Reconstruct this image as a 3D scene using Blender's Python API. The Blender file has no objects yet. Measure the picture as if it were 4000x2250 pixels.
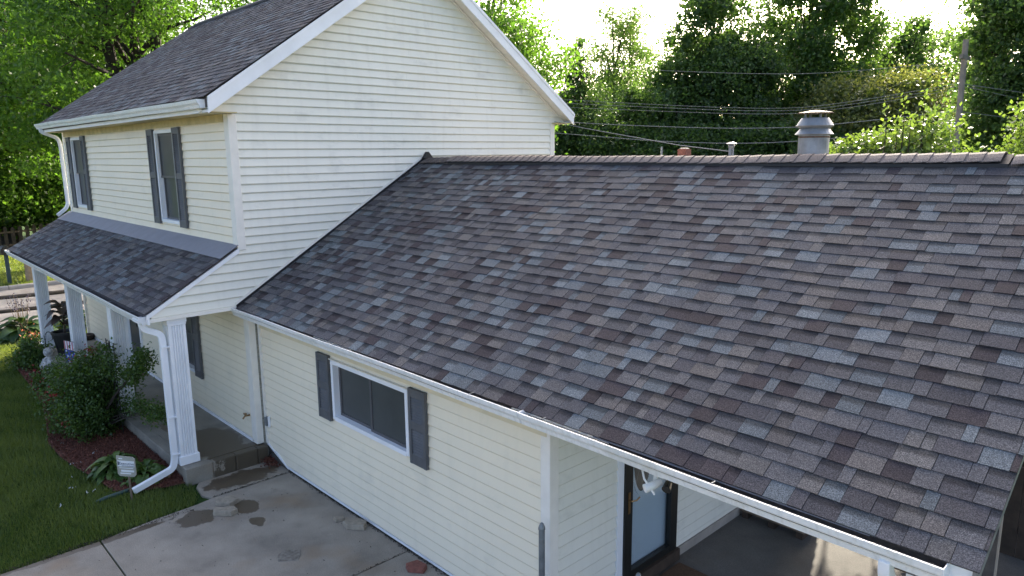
import bpy, math, random
import numpy as np
from mathutils import Vector, Matrix

random.seed(7)
RNG = np.random.default_rng(7)
SC = bpy.context.scene
COL = SC.collection

# ------------------------------------------------------------------ camera
CAM = Vector((10.4, -4.295, 4.66))
cd = bpy.data.cameras.new('camera')
cd.sensor_width = 36.0
cd.lens = 25.2
cd.clip_start = 0.05
cd.clip_end = 1000.0
cam = bpy.data.objects.new('camera', cd)
COL.objects.link(cam)
_y, _p, _r = math.radians(-46.6093), math.radians(10.6065), math.radians(-0.5605)
_f = Vector((math.sin(_y) * math.cos(_p), math.cos(_y) * math.cos(_p), -math.sin(_p)))
_ri = _f.cross(Vector((0, 0, 1))).normalized()
_u = _ri.cross(_f)
_ri2 = _ri * math.cos(_r) + _u * math.sin(_r)
_u2 = -_ri * math.sin(_r) + _u * math.cos(_r)
cam.matrix_world = Matrix(((_ri2.x, _u2.x, -_f.x, CAM.x), (_ri2.y, _u2.y, -_f.y, CAM.y),
                           (_ri2.z, _u2.z, -_f.z, CAM.z), (0, 0, 0, 1)))
SC.camera = cam

# ------------------------------------------------------------------ sky, sun, exposure
SUN_EL, SUN_AZ = math.radians(27.0), math.radians(-19.3)
world = bpy.data.worlds.new('World')
SC.world = world
world.use_nodes = True
_nt = world.node_tree
_sky = _nt.nodes.new('ShaderNodeTexSky')
_sky.sky_type = 'NISHITA'
_sky.sun_disc = False
_sky.sun_elevation = SUN_EL
_sky.sun_rotation = SUN_AZ
_sky.dust_density = 6.0
_sky.air_density = 0.6
_sky.ozone_density = 0.3
_nt.links.new(_sky.outputs[0], _nt.nodes['Background'].inputs[0])
_nt.nodes['Background'].inputs[1].default_value = 0.15
sl = bpy.data.lights.new('sun', 'SUN')
sl.energy = 3.6
sl.angle = math.radians(0.53)
sl.color = (1.0, 0.90, 0.74)
sun = bpy.data.objects.new('sun', sl)
COL.objects.link(sun)
_sd = Vector((math.sin(SUN_AZ) * math.cos(SUN_EL), math.cos(SUN_AZ) * math.cos(SUN_EL), math.sin(SUN_EL)))
sun.rotation_euler = _sd.to_track_quat('Z', 'Y').to_euler()
sun.location = (0, 0, 30)
SC.view_settings.view_transform = 'Standard'
SC.view_settings.look = 'None'
SC.view_settings.gamma = 1.0
SC.view_settings.use_curve_mapping = False
SC.view_settings.exposure = 2.1


# ------------------------------------------------------------------ materials
def srgb(r, g, b):
    f = lambda c: (c / 255 / 12.92) if c / 255 <= 0.04045 else ((c / 255 + 0.055) / 1.055) ** 2.4
    return (f(r), f(g), f(b), 1)


class NT:
    def __init__(self, name):
        self.m = bpy.data.materials.new(name)
        self.m.use_nodes = True
        self.t = self.m.node_tree
        self.b = self.t.nodes['Principled BSDF']
        self.out = self.t.nodes['Material Output']

    def n(self, kind, **kw):
        nd = self.t.nodes.new(kind)
        for k, v in kw.items():
            if k.startswith('i_'):
                key = k[2:]
                nd.inputs[int(key) if key.isdigit() else key].default_value = v
            else:
                setattr(nd, k, v)
        return nd

    def l(self, a, b):
        self.t.links.new(a, b)

    def mix(self, fac, a, b, blend='MIX'):
        nd = self.n('ShaderNodeMix', data_type='RGBA', blend_type=blend)
        for s, v in ((0, fac), (6, a), (7, b)):
            if hasattr(v, 'links'):
                self.l(v, nd.inputs[s])
            else:
                nd.inputs[s].default_value = v
        return nd.outputs[2]

    def math(self, op, a, b=0.0, c=0.0, clamp=False):
        nd = self.n('ShaderNodeMath', operation=op, use_clamp=clamp)
        for s, v in ((0, a), (1, b), (2, c)):
            if hasattr(v, 'links'):
                self.l(v, nd.inputs[s])
            else:
                nd.inputs[s].default_value = v
        return nd.outputs[0]

    def pos(self):
        return self.n('ShaderNodeNewGeometry').outputs['Position']

    def noise(self, scale, detail=3.0, vec=None, rough=0.55, stretch=None):
        nd = self.n('ShaderNodeTexNoise')
        nd.inputs['Scale'].default_value = scale
        nd.inputs['Detail'].default_value = detail
        nd.inputs['Roughness'].default_value = rough
        v = vec if vec is not None else self.pos()
        if stretch:
            mp = self.n('ShaderNodeMapping')
            mp.inputs['Scale'].default_value = stretch
            self.l(v, mp.inputs[0])
            v = mp.outputs[0]
        self.l(v, nd.inputs['Vector'])
        return nd.outputs[0]

    def ramp(self, fac, stops):
        nd = self.n('ShaderNodeValToRGB')
        e = nd.color_ramp.elements
        while len(e) < len(stops):
            e.new(0.5)
        for k, (p, c) in enumerate(stops):
            e[k].position = p
            e[k].color = c if len(c) == 4 else (*c, 1)
        self.l(fac, nd.inputs[0])
        return nd.outputs[0]

    def bump(self, h, strength=0.3, dist=0.01):
        nd = self.n('ShaderNodeBump')
        nd.inputs['Strength'].default_value = strength
        nd.inputs['Distance'].default_value = dist
        self.l(h, nd.inputs['Height'])
        self.l(nd.outputs[0], self.b.inputs['Normal'])


def plain(name, col, rough=0.5, var=0.12, scale=6.0, metal=0.0, spec=0.5, bump=0.0, bscale=40.0):
    t = NT(name)
    c = col if len(col) == 4 else (*col, 1)
    dark = tuple(v * (1 - var) for v in c[:3]) + (1,)
    lite = tuple(min(1, v * (1 + var)) for v in c[:3]) + (1,)
    f = t.ramp(t.noise(scale, 5), [(0.3, dark), (0.7, lite)])
    t.l(f, t.b.inputs['Base Color'])
    t.b.inputs['Roughness'].default_value = rough
    t.b.inputs['Metallic'].default_value = metal
    t.b.inputs['Specular IOR Level'].default_value = spec
    if bump:
        t.bump(t.noise(bscale, 4), bump, 0.01)
    return t.m


def vinyl(name, col, grime):
    """vinyl siding: slightly uneven tint, faint grey mildew smudges and rain streaks"""
    t = NT(name)
    base = t.ramp(t.noise(0.7, 4), [(0.3, tuple(v * 0.95 for v in col) + (1,)), (0.7, tuple(col) + (1,))])
    sm = t.ramp(t.noise(1.6, 6, rough=0.65, stretch=(1, 1, 2.2)), [(0.56, (0, 0, 0, 1)), (0.74, (1, 1, 1, 1))])
    st = t.ramp(t.noise(9, 4, stretch=(1, 1, 0.12)), [(0.5, (0, 0, 0, 1)), (0.8, (1, 1, 1, 1))])
    f = t.math('MULTIPLY', sm, grime)
    f2 = t.math('MULTIPLY', st, grime * 0.5)
    c = t.mix(f, base, (0.33, 0.34, 0.30, 1))
    c = t.mix(f2, c, (0.42, 0.40, 0.32, 1))
    t.l(c, t.b.inputs['Base Color'])
    t.b.inputs['Roughness'].default_value = 0.42
    t.bump(t.noise(60, 3, stretch=(1, 1, 6)), 0.06, 0.004)
    return t.m


def shingle_mat():
    t = NT('asphalt_shingle')
    a = t.n('ShaderNodeAttribute', attribute_name='col')
    g = t.noise(150, 2, rough=0.8)
    g2 = t.noise(60, 3, rough=0.7)
    gr = t.ramp(g, [(0.34, (0.35, 0.35, 0.36, 1)), (0.52, (1, 1, 1, 1)), (0.68, (2.1, 2.05, 2.0, 1))])
    gr2 = t.ramp(g2, [(0.3, (0.78, 0.78, 0.80, 1)), (0.7, (1.2, 1.19, 1.17, 1))])
    blot = t.ramp(t.noise(1.1, 5), [(0.3, (0.86, 0.86, 0.88, 1)), (0.7, (1.1, 1.09, 1.07, 1))])
    c = t.mix(1.0, a.outputs[0], gr, 'MULTIPLY')
    c = t.mix(1.0, c, gr2, 'MULTIPLY')
    c = t.mix(1.0, c, blot, 'MULTIPLY')
    t.l(c, t.b.inputs['Base Color'])
    t.b.inputs['Roughness'].default_value = 0.85
    t.b.inputs['Specular IOR Level'].default_value = 0.3
    t.bump(g, 0.6, 0.003)
    return t.m


def leaf_mat(name, lo, hi, trans=0.45, gloss=0.35, tint=(2.4, 2.1, 0.6)):
    t = NT(name)
    a = t.n('ShaderNodeAttribute', attribute_name='col')
    sep = t.n('ShaderNodeSeparateColor')
    t.l(a.outputs[0], sep.inputs[0])
    c = t.mix(sep.outputs[0], (*lo, 1), (*hi, 1))
    t.l(c, t.b.inputs['Base Color'])
    t.b.inputs['Roughness'].default_value = gloss
    t.b.inputs['Specular IOR Level'].default_value = 0.35
    tr = t.n('ShaderNodeBsdfTranslucent')
    c2 = t.mix(1.0, c, (*tint, 1), 'MULTIPLY')
    t.l(c2, tr.inputs[0])
    mx = t.n('ShaderNodeMixShader')
    mx.inputs[0].default_value = trans
    t.l(t.b.outputs[0], mx.inputs[1])
    t.l(tr.outputs[0], mx.inputs[2])
    t.l(mx.outputs[0], t.out.inputs[0])
    return t.m


def concrete(name, base, wet):
    """broom-finished concrete with mottling, rust-brown stains and wet puddles (cx, cy, rx, ry)"""
    t = NT(name)
    P = t.pos()
    c = t.ramp(t.noise(1.3, 6, rough=0.6), [(0.30, tuple(v * 0.66 for v in base) + (1,)), (0.5, tuple(base) + (1,)),
                                            (0.70, tuple(v * 1.28 for v in base) + (1,))])
    sp = t.ramp(t.noise(85, 3, rough=0.7), [(0.3, (0.72, 0.72, 0.72, 1)), (0.7, (1.25, 1.24, 1.22, 1))])
    c = t.mix(1.0, c, sp, 'MULTIPLY')
    br = t.ramp(t.noise(0.9, 4), [(0.58, (0, 0, 0, 1)), (0.72, (0.55, 0.55, 0.55, 1))])
    c = t.mix(br, c, (base[0] * 0.95, base[1] * 0.75, base[2] * 0.55, 1))
    gl = t.ramp(t.noise(2.3, 5), [(0.6, (0, 0, 0, 1)), (0.75, (0.5, 0.5, 0.5, 1))])
    c = t.mix(gl, c, tuple(v * 0.55 for v in base) + (1,))
    sep = t.n('ShaderNodeSeparateXYZ')
    t.l(P, sep.inputs[0])
    jit = t.math('MULTIPLY', t.math('SUBTRACT', t.noise(5.0, 7, rough=0.68), 0.5), 3.2)
    m = None
    for cx, cy, rx, ry in wet:
        dx = t.math('MULTIPLY', t.math('SUBTRACT', sep.outputs[0], cx), 1 / rx)
        dy = t.math('MULTIPLY', t.math('SUBTRACT', sep.outputs[1], cy), 1 / ry)
        d = t.math('ADD', t.math('POWER', t.math('ABSOLUTE', dx), 2.0), t.math('POWER', t.math('ABSOLUTE', dy), 2.0))
        v = t.math('SUBTRACT', 1.0, t.math('ADD', d, jit))
        v = t.math('MULTIPLY', v, 9.0, clamp=True)
        m = v if m is None else t.math('MAXIMUM', m, v)
    rough = 0.85
    if m is not None:
        c = t.mix(m, c, (base[0] * 0.36, base[1] * 0.31, base[2] * 0.25, 1))
        t.l(t.math('MULTIPLY_ADD', m, -0.45, 0.85), t.b.inputs['Roughness'])
    else:
        t.b.inputs['Roughness'].default_value = rough
    t.l(c, t.b.inputs['Base Color'])
    t.bump(t.noise(120, 3), 0.25, 0.004)
    return t.m


M = {}
M['cream'] = vinyl('cream_vinyl', (0.78, 0.772, 0.675), 0.32)
M['creamfront'] = vinyl('yellowed_warm_lit_vinyl', (0.835, 0.762, 0.592), 0.22)  # same siding as cream; warm bounce light and slight yellowing put into the colour
M['creamtrim'] = plain('cream_trim', (0.80, 0.775, 0.70), 0.4, 0.05)
M['white'] = plain('white_aluminium', (0.82, 0.84, 0.86), 0.35, 0.06, 3)
def weathered_white():
    t = NT('weathered_white_aluminium')
    s = t.ramp(t.noise(2.2, 6, rough=0.7), [(0.52, (0, 0, 0, 1)), (0.75, (0.7, 0.7, 0.7, 1))])
    s2 = t.ramp(t.noise(30, 4, stretch=(1, 1, 0.35)), [(0.5, (0, 0, 0, 1)), (0.8, (0.5, 0.5, 0.5, 1))])
    c = t.mix(s, (0.78, 0.80, 0.79, 1), (0.50, 0.52, 0.46, 1))
    c = t.mix(s2, c, (0.46, 0.47, 0.42, 1))
    t.l(c, t.b.inputs['Base Color'])
    t.b.inputs['Roughness'].default_value = 0.4
    return t.m
M['gutter'] = weathered_white()
M['shingle'] = shingle_mat()
M['grime'] = plain('black_gutter_grime', (0.018, 0.018, 0.02), 0.7, 0.4, 25, bump=0.5)
M['ventblack'] = plain('black_ridge_vent', (0.012, 0.012, 0.013), 0.6, 0.2)
M['flash'] = plain('grey_metal_flashing', (0.20, 0.205, 0.23), 0.55, 0.1, 4)
M['shutter'] = plain('grey_shutter', (0.098, 0.103, 0.110), 0.5, 0.15, 8)
M['sash'] = plain('grey_sash', (0.09, 0.09, 0.095), 0.45, 0.08)
def glass_mat():
    t = NT('dark_window_glass')
    c = t.ramp(t.noise(1.5, 3), [(0.3, (0.055, 0.060, 0.060, 1)), (0.7, (0.080, 0.086, 0.085, 1))])
    t.l(c, t.b.inputs['Base Color'])
    t.b.inputs['Roughness'].default_value = 0.28
    t.b.inputs['Specular IOR Level'].default_value = 0.22
    t.bump(t.noise(1.2, 2), 0.05, 0.01)
    return t.m
M['glass'] = glass_mat()
def clear_mat():
    t = NT('clear_storm_glass')
    tr = t.n('ShaderNodeBsdfTransparent')
    tr.inputs[0].default_value = (0.86, 0.9, 0.92, 1)
    gl = t.n('ShaderNodeBsdfGlossy')
    gl.inputs['Roughness'].default_value = 0.05
    lw = t.n('ShaderNodeLayerWeight')
    lw.inputs[0].default_value = 0.25
    fr = t.n('ShaderNodeMath', operation='MULTIPLY_ADD')
    t.l(lw.outputs['Facing'], fr.inputs[0])
    fr.inputs[1].default_value = 0.22
    fr.inputs[2].default_value = 0.03
    mx = t.n('ShaderNodeMixShader')
    t.l(fr.outputs[0], mx.inputs[0])
    t.l(tr.outputs[0], mx.inputs[1])
    t.l(gl.outputs[0], mx.inputs[2])
    t.l(mx.outputs[0], t.out.inputs[0])
    return t.m
M['clear'] = clear_mat()
M['screen'] = plain('blind_behind_screen', (0.045, 0.05, 0.05), 0.6, 0.12, 3)
M['black'] = plain('black_painted_metal', (0.012, 0.013, 0.012), 0.4, 0.1)
M['doorwhite'] = plain('pale_door_paint', (0.74, 0.79, 0.83), 0.4, 0.04, 2)
M['brass'] = plain('old_brass', (0.30, 0.19, 0.09), 0.35, 0.2, 20, metal=0.8)
M['wood'] = plain('weathered_wood', (0.16, 0.12, 0.085), 0.8, 0.3, 9, bump=0.5)
M['darkwood'] = plain('dark_brown_wood', (0.045, 0.03, 0.02), 0.75, 0.35, 7, bump=0.4)
M['tanwood'] = plain('pale_log_wood', (0.36, 0.25, 0.15), 0.8, 0.2, 8, bump=0.4)
M['railwood'] = plain('grey_fence_rail_wood', (0.05, 0.043, 0.036), 0.85, 0.3, 8, bump=0.5)
M['steel'] = plain('grey_galvanised_steel', (0.17, 0.19, 0.20), 0.45, 0.25, 12, metal=0.35)
M['flue'] = plain('zinc_flue_metal', (0.24, 0.26, 0.275), 0.5, 0.25, 7, metal=0.5)
M['rust'] = plain('rusty_metal', (0.11, 0.065, 0.042), 0.75, 0.35, 20)
M['lightbrick'] = plain('painted_beige_brick', (0.34, 0.33, 0.27), 0.85, 0.25, 15, bump=0.4)
M['mortar'] = plain('dark_mortar', (0.17, 0.165, 0.145), 0.9, 0.2)
M['redbrick'] = plain('red_brick', (0.20, 0.075, 0.055), 0.85, 0.35, 25, bump=0.6)
M['paver'] = plain('buff_paver', (0.30, 0.26, 0.20), 0.9, 0.22, 18, bump=0.6)
M['drive'] = concrete('driveway_concrete', (0.285, 0.252, 0.205),
                      [(0.46, -0.40, 0.26, 0.52), (1.00, -2.45, 0.07, 0.9), (1.22, -1.34, 0.22, 0.26), (1.86, -0.80, 0.15, 0.10),
                       (1.36, -0.74, 0.24, 0.16), (0.97, -3.6, 0.06, 0.9)])
M['porch'] = concrete('porch_concrete', (0.24, 0.225, 0.19), [(-0.65, -0.42, 0.72, 0.45), (-1.7, -0.70, 0.30, 0.12), (0.05, -0.25, 0.25, 0.5)])
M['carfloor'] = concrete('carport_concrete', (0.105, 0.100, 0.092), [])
M['road'] = concrete('street_concrete', (0.40, 0.355, 0.30), [])
M['patch'] = plain('rough_cement_patch', (0.20, 0.178, 0.145), 0.95, 0.4, 22, bump=0.9)
M['soffit'] = plain('stained_shaded_ochre', (0.52, 0.43, 0.22), 0.6, 0.22, 4)  # ochre staining, with the shade under the eave mixed into the colour
M['friezecream'] = plain('yellow_shade_trim', (0.72, 0.64, 0.44), 0.5, 0.08, 3)  # shade below the wing gutter painted in as a darker yellow cream
M['curb'] = plain('curb_concrete', (0.33, 0.30, 0.26), 0.85, 0.2, 3)
M['mat'] = plain('brown_coir_mat', (0.10, 0.055, 0.03), 0.95, 0.3, 60, bump=0.6)
M['matred'] = plain('red_mat_tile', (0.22, 0.10, 0.09), 0.9, 0.2, 30)
M['pot'] = plain('black_plastic_pot', (0.012, 0.012, 0.013), 0.5, 0.2)
M['plaster'] = plain('mottled_statue_plaster', (0.42, 0.42, 0.40), 0.8, 0.6, 14)
M['hose'] = plain('green_drain_hose', (0.03, 0.07, 0.06), 0.5, 0.2)
M['iron'] = plain('black_iron', (0.015, 0.015, 0.015), 0.5, 0.2)
M['flagred'] = plain('faded_red_cloth', (0.42, 0.18, 0.20), 0.9, 0.1)
M['flagwhite'] = plain('flag_white_cloth', (0.70, 0.70, 0.74), 0.9, 0.05)
M['flagblue'] = plain('flag_blue_cloth', (0.03, 0.06, 0.26), 0.9, 0.1)
M['signgrey'] = plain('beige_sign_board', (0.36, 0.35, 0.29), 0.6, 0.06)
M['signwhite'] = plain('white_sign_band', (0.72, 0.74, 0.74), 0.6, 0.04)
M['signink'] = plain('navy_sign_ink', (0.012, 0.03, 0.07), 0.6, 0.05)
M['wire'] = plain('grey_power_cable', (0.14, 0.15, 0.15), 0.5, 0.1)
M['polewood'] = plain('grey_pole_wood', (0.20, 0.175, 0.15), 0.85, 0.2, 5)
M['bark'] = plain('dark_bark', (0.035, 0.028, 0.022), 0.95, 0.45, 5, bump=0.8, bscale=12)
M['mulch'] = plain('red_mulch_soil', (0.12, 0.045, 0.029), 0.95, 0.4, 25, bump=0.8)
M['soil'] = plain('dark_soil', (0.03, 0.024, 0.018), 0.95, 0.4, 20, bump=0.8)
M['roofback'] = plain('far_roof_felt', (0.09, 0.08, 0.08), 0.9, 0.2, 20)
M['siding2'] = plain('neighbour_siding', (0.5, 0.5, 0.46), 0.6, 0.06)
M['mailgreen'] = plain('teal_mailbox_post', (0.03, 0.06, 0.065), 0.6, 0.2)
M['plastic'] = plain('white_plastic', (0.78, 0.78, 0.74), 0.4, 0.04)
M['lens'] = plain('dark_lens', (0.02, 0.02, 0.018), 0.2, 0.1)
M['bronze'] = plain('canna_dark_leaf', (0.045, 0.028, 0.018), 0.5, 0.3, 9)


def ground_mat():
    t = NT('lawn_ground')
    a = t.ramp(t.noise(0.8, 6, rough=0.65), [(0.3, (0.022, 0.048, 0.012, 1)), (0.55, (0.036, 0.075, 0.016, 1)), (0.8, (0.06, 0.085, 0.025, 1))])
    sp = t.ramp(t.noise(40, 4, rough=0.75), [(0.3, (0.5, 0.5, 0.5, 1)), (0.7, (1.5, 1.5, 1.4, 1))])
    t.l(t.mix(1.0, a, sp, 'MULTIPLY'), t.b.inputs['Base Color'])
    t.b.inputs['Roughness'].default_value = 0.9
    t.b.inputs['Specular IOR Level'].default_value = 0.15
    t.bump(t.noise(30, 5), 0.8, 0.05)
    return t.m


M['lawn'] = ground_mat()
M['grass'] = leaf_mat('grass_blade', (0.058, 0.100, 0.032), (0.150, 0.200, 0.078), 0.40, 0.5)
M['leaf_maple'] = leaf_mat('maple_leaf', (0.036, 0.085, 0.022), (0.115, 0.195, 0.036), 0.56, tint=(1.55, 1.8, 0.65))
M['leaf_dark'] = leaf_mat('dark_woodland_leaf', (0.040, 0.080, 0.032), (0.110, 0.170, 0.058), 0.50, tint=(1.7, 1.9, 0.75))
M['leaf_light'] = leaf_mat('pale_locust_leaf', (0.042, 0.090, 0.030), (0.10, 0.165, 0.050), 0.50, tint=(1.8, 1.9, 0.7))
M['leaf_yellow'] = leaf_mat('yellow_green_leaf', (0.060, 0.095, 0.032), (0.21, 0.22, 0.085), 0.45, tint=(1.7, 1.7, 0.7))
M['leaf_apple'] = leaf_mat('apple_leaf', (0.055, 0.105, 0.030), (0.13, 0.19, 0.055), 0.40, 0.3, tint=(1.8, 1.8, 0.7))
M['leaf_rose'] = leaf_mat('rose_leaf', (0.028, 0.066, 0.018), (0.090, 0.155, 0.042), 0.30, 0.35)
M['leaf_hosta'] = leaf_mat('hosta_leaf', (0.040, 0.090, 0.022), (0.11, 0.17, 0.040), 0.25, 0.4)
M['leaf_hosta_dark'] = leaf_mat('dark_hosta_leaf', (0.025, 0.062, 0.022), (0.06, 0.11, 0.035), 0.25, 0.4)
M['petal_red'] = plain('red_rose_petal', (0.24, 0.022, 0.018), 0.7, 0.3, 20)
M['petal_orange'] = plain('coral_petal', (0.62, 0.16, 0.06), 0.7, 0.2, 20)
M['petal_white'] = plain('white_hosta_petal', (0.50, 0.50, 0.47), 0.7, 0.1, 20)
M['petal_lilac'] = plain('faded_lilac_petal', (0.20, 0.16, 0.20), 0.7, 0.2, 20)
M['chip'] = leaf_mat('mulch_chip', (0.070, 0.024, 0.016), (0.22, 0.085, 0.055), 0.02, 0.9)
M['grit'] = leaf_mat('dark_grit', (0.020, 0.018, 0.014), (0.13, 0.11, 0.08), 0.02, 0.9)
M['dry'] = plain('dry_leaf', (0.28, 0.20, 0.11), 0.9, 0.2, 20)


# ------------------------------------------------------------------ mesh helpers
def link(o, parent=None):
    COL.objects.link(o)
    if parent is not None:
        o.parent = parent
    return o


class MB:
    """collects vertices and faces in world space; build() links ONE mesh object"""
    def __init__(self):
        self.v, self.f, self.c = [], [], []

    def add(self, vs, fs, col=None):
        b = len(self.v)
        self.v += [tuple(p) for p in vs]
        self.f += [tuple(b + i for i in f) for f in fs]
        if col is not None:
            self.c += (col if isinstance(col, list) else [col] * len(vs))
        return self

    def box(self, x0, x1, y0, y1, z0, z1):
        return self.add([(x0, y0, z0), (x1, y0, z0), (x1, y1, z0), (x0, y1, z0), (x0, y0, z1), (x1, y0, z1), (x1, y1, z1), (x0, y1, z1)],
                        [(0, 3, 2, 1), (4, 5, 6, 7), (0, 1, 5, 4), (1, 2, 6, 5), (2, 3, 7, 6), (3, 0, 4, 7)])

    def ext(self, pts, dirv):
        """closed polygon pts (3D) extruded along dirv"""
        n = len(pts)
        d = Vector(dirv)
        a = [Vector(p) for p in pts]
        vs = a + [p + d for p in a]
        fs = [tuple(range(n))[::-1], tuple(range(n, 2 * n))]
        fs += [(i, (i + 1) % n, n + (i + 1) % n, n + i) for i in range(n)]
        return self.add(vs, fs)

    def bar(self, a, b, w, h, up=(0, 0, 1)):
        """rectangular bar from a to b"""
        return self.sweep([a, b], w, h, up)

    def sweep(self, path, w, h, up=(0, 0, 1)):
        P = [Vector(p) for p in path]
        vs, fs = [], []
        for i, p in enumerate(P):
            d = (P[min(i + 1, len(P) - 1)] - P[max(i - 1, 0)]).normalized()
            s = d.cross(Vector(up))
            if s.length < 1e-4:
                s = d.cross(Vector((1, 0, 0)))
            s.normalize()
            u = s.cross(d).normalized()
            for a, b in ((-1, -1), (1, -1), (1, 1), (-1, 1)):
                vs.append(p + s * a * w / 2 + u * b * h / 2)
        for i in range(len(P) - 1):
            for k in range(4):
                fs.append((i * 4 + k, i * 4 + (k + 1) % 4, (i + 1) * 4 + (k + 1) % 4, (i + 1) * 4 + k))
        fs.append((3, 2, 1, 0))
        e = (len(P) - 1) * 4
        fs.append((e, e + 1, e + 2, e + 3))
        return self.add(vs, fs)

    def tube(self, path, radii, seg=8, cap=True):
        P = [Vector(p) for p in path]
        if not hasattr(radii, '__len__'):
            radii = [radii] * len(P)
        vs, fs = [], []
        ref = Vector((0.13, 0.31, 0.94))
        for i, p in enumerate(P):
            d = (P[min(i + 1, len(P) - 1)] - P[max(i - 1, 0)]).normalized()
            s = d.cross(ref)
            if s.length < 0.05:
                s = d.cross(Vector((1, 0, 0)))
            s.normalize()
            u = s.cross(d)
            for k in range(seg):
                a = 2 * math.pi * k / seg
                vs.append(p + (s * math.cos(a) + u * math.sin(a)) * radii[i])
        for i in range(len(P) - 1):
            for k in range(seg):
                fs.append((i * seg + k, i * seg + (k + 1) % seg, (i + 1) * seg + (k + 1) % seg, (i + 1) * seg + k))
        if cap:
            fs.append(tuple(range(seg))[::-1])
            fs.append(tuple(range((len(P) - 1) * seg, len(P) * seg)))
        return self.add(vs, fs)

    def lathe(self, cx, cy, prof, seg=20):
        vs, fs = [], []
        for r, z in prof:
            for k in range(seg):
                a = 2 * math.pi * k / seg
                vs.append((cx + r * math.cos(a), cy + r * math.sin(a), z))
        n = len(prof)
        for i in range(n - 1):
            for k in range(seg):
                fs.append((i * seg + k, i * seg + (k + 1) % seg, (i + 1) * seg + (k + 1) % seg, (i + 1) * seg + k))
        fs.append(tuple(range(seg))[::-1])
        fs.append(tuple(range((n - 1) * seg, n * seg)))
        return self.add(vs, fs)

    def build(self, name, mat, parent=None, smooth=False, bevel=0.0):
        me = bpy.data.meshes.new(name)
        off = Vector((0, 0, 0))
        r = parent
        while r is not None:
            off += r.location
            r = r.parent
        me.from_pydata([(p[0] - off.x, p[1] - off.y, p[2] - off.z) for p in self.v], [], self.f)
        me.materials.append(M[mat] if isinstance(mat, str) else mat)
        if self.c:
            at = me.attributes.new('col', 'FLOAT_COLOR', 'POINT')
            at.data.foreach_set('color', np.array([(*c, 1.0) for c in self.c], dtype=np.float32).ravel())
        if smooth:
            me.polygons.foreach_set('use_smooth', [True] * len(me.polygons))
        me.update()
        o = bpy.data.objects.new(name, me)
        link(o, parent)
        if bevel:
            m = o.modifiers.new('bevel', 'BEVEL')
            m.width = bevel
            m.segments = 2
            m.limit_method = 'ANGLE'
        return o


def np_mesh(name, V, F, mat, parent=None, col=None, smooth=False):
    """fast mesh from numpy arrays, F is (n, k) with constant k; V in world space"""
    off = Vector((0, 0, 0))
    r = parent
    while r is not None:
        off += r.location
        r = r.parent
    V = V - np.array(off)
    me = bpy.data.meshes.new(name)
    n, k = F.shape
    me.vertices.add(len(V))
    me.vertices.foreach_set('co', V.astype(np.float32).ravel())
    me.loops.add(n * k)
    me.loops.foreach_set('vertex_index', F.astype(np.int32).ravel())
    me.polygons.add(n)
    me.polygons.foreach_set('loop_start', np.arange(0, n * k, k, dtype=np.int32))
    me.polygons.foreach_set('loop_total', np.full(n, k, dtype=np.int32))
    if smooth:
        me.polygons.foreach_set('use_smooth', np.ones(n, dtype=bool))
    me.materials.append(M[mat])
    if col is not None:
        at = me.attributes.new('col', 'FLOAT_COLOR', 'POINT')
        c4 = np.ones((len(V), 4), dtype=np.float32)
        c4[:, :3] = col
        at.data.foreach_set('color', c4.ravel())
    me.update(calc_edges=True)
    o = bpy.data.objects.new(name, me)
    link(o, parent)
    return o


def tag(o, label, cat, group=None, kind=None):
    o['label'] = label
    o['category'] = cat
    if group:
        o['group'] = group
    if kind:
        o['kind'] = kind
    return o


def thing(name, label, cat, loc, group=None):
    o = bpy.data.objects.new(name, None)
    o.empty_display_size = 0.2
    o.location = loc
    link(o)
    tag(o, label, cat, group)
    return o


def struct(o, label=None):
    o['kind'] = 'structure'
    if label:
        o['label'] = label
    return o


def stuff(o, label, cat):
    o['kind'] = 'stuff'
    o['label'] = label
    o['category'] = cat
    return o


# ------------------------------------------------------------------ ground, street, drive
mb = MB()
mb.add([(-300, -300, -0.03), (300, -300, -0.03), (300, 300, -0.03), (-300, 300, -0.03)], [(0, 1, 2, 3)])
lawn = struct(mb.build('lawn', 'lawn'), 'green lawn and ground around the house')

mb = MB()
mb.box(-20.55, -13.3, -70, 70, -0.2, 0.004)
mb.box(-13.29, 80, -26.5, -17.8, -0.2, 0.0)
road = struct(mb.build('street', 'road'), 'pale concrete street beyond the split-rail fence')
mb = MB()
for k in range(40):
    y0 = -60 + k * 3.0
    mb.ext([(-20.75, y0 + 0.01, -0.2), (-20.56, y0 + 0.01, -0.2), (-20.56, y0 + 0.01, 0.10), (-20.60, y0 + 0.01, 0.14), (-20.75, y0 + 0.01, 0.14)], (0, 2.98, 0))
struct(mb.build('curb', 'curb'), 'concrete curb along the far side of the street')

mb = MB()
mb.box(0.12, 12.5, -17.6, 0.30, -0.35, -0.045)
mb.box(6.0, 12.5, 0.30, 7.2, -0.35, -0.045)
drive = struct(mb.build('driveway', 'soil'), 'grey concrete driveway slabs with wet stains')
def slab(name, pts, z1, mat, parent, th=0.12):
    m = MB()
    m.ext([(x, y, z1 - th) for x, y in pts], (0, 0, th))
    return m.build(name, mat, parent, bevel=0.008)
g = 0.008
edge = [(0.88, -17.6), (0.93, -5.0), (0.955, -3.6), (0.95, -2.42 - g)]
slab('slab', edge + [(3.81 - g, -2.42 - g), (3.81 - g, -17.6)], 0.0, 'drive', drive)
slab('slab', [(0.95, -2.42 + g), (0.86, -1.75), (0.83, -1.2), (0.78 + g, -0.99), (0.78 + g, 0.20), (3.81 - g, 0.20), (3.81 - g, -2.42 + g)], 0.0, 'drive', drive)
slab('slab', [(0.16, -0.93), (0.30, -1.02), (0.62, -1.06), (0.78 - g, -0.98), (0.78 - g, 0.20), (0.16, 0.20)], 0.0, 'drive', drive)
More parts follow.
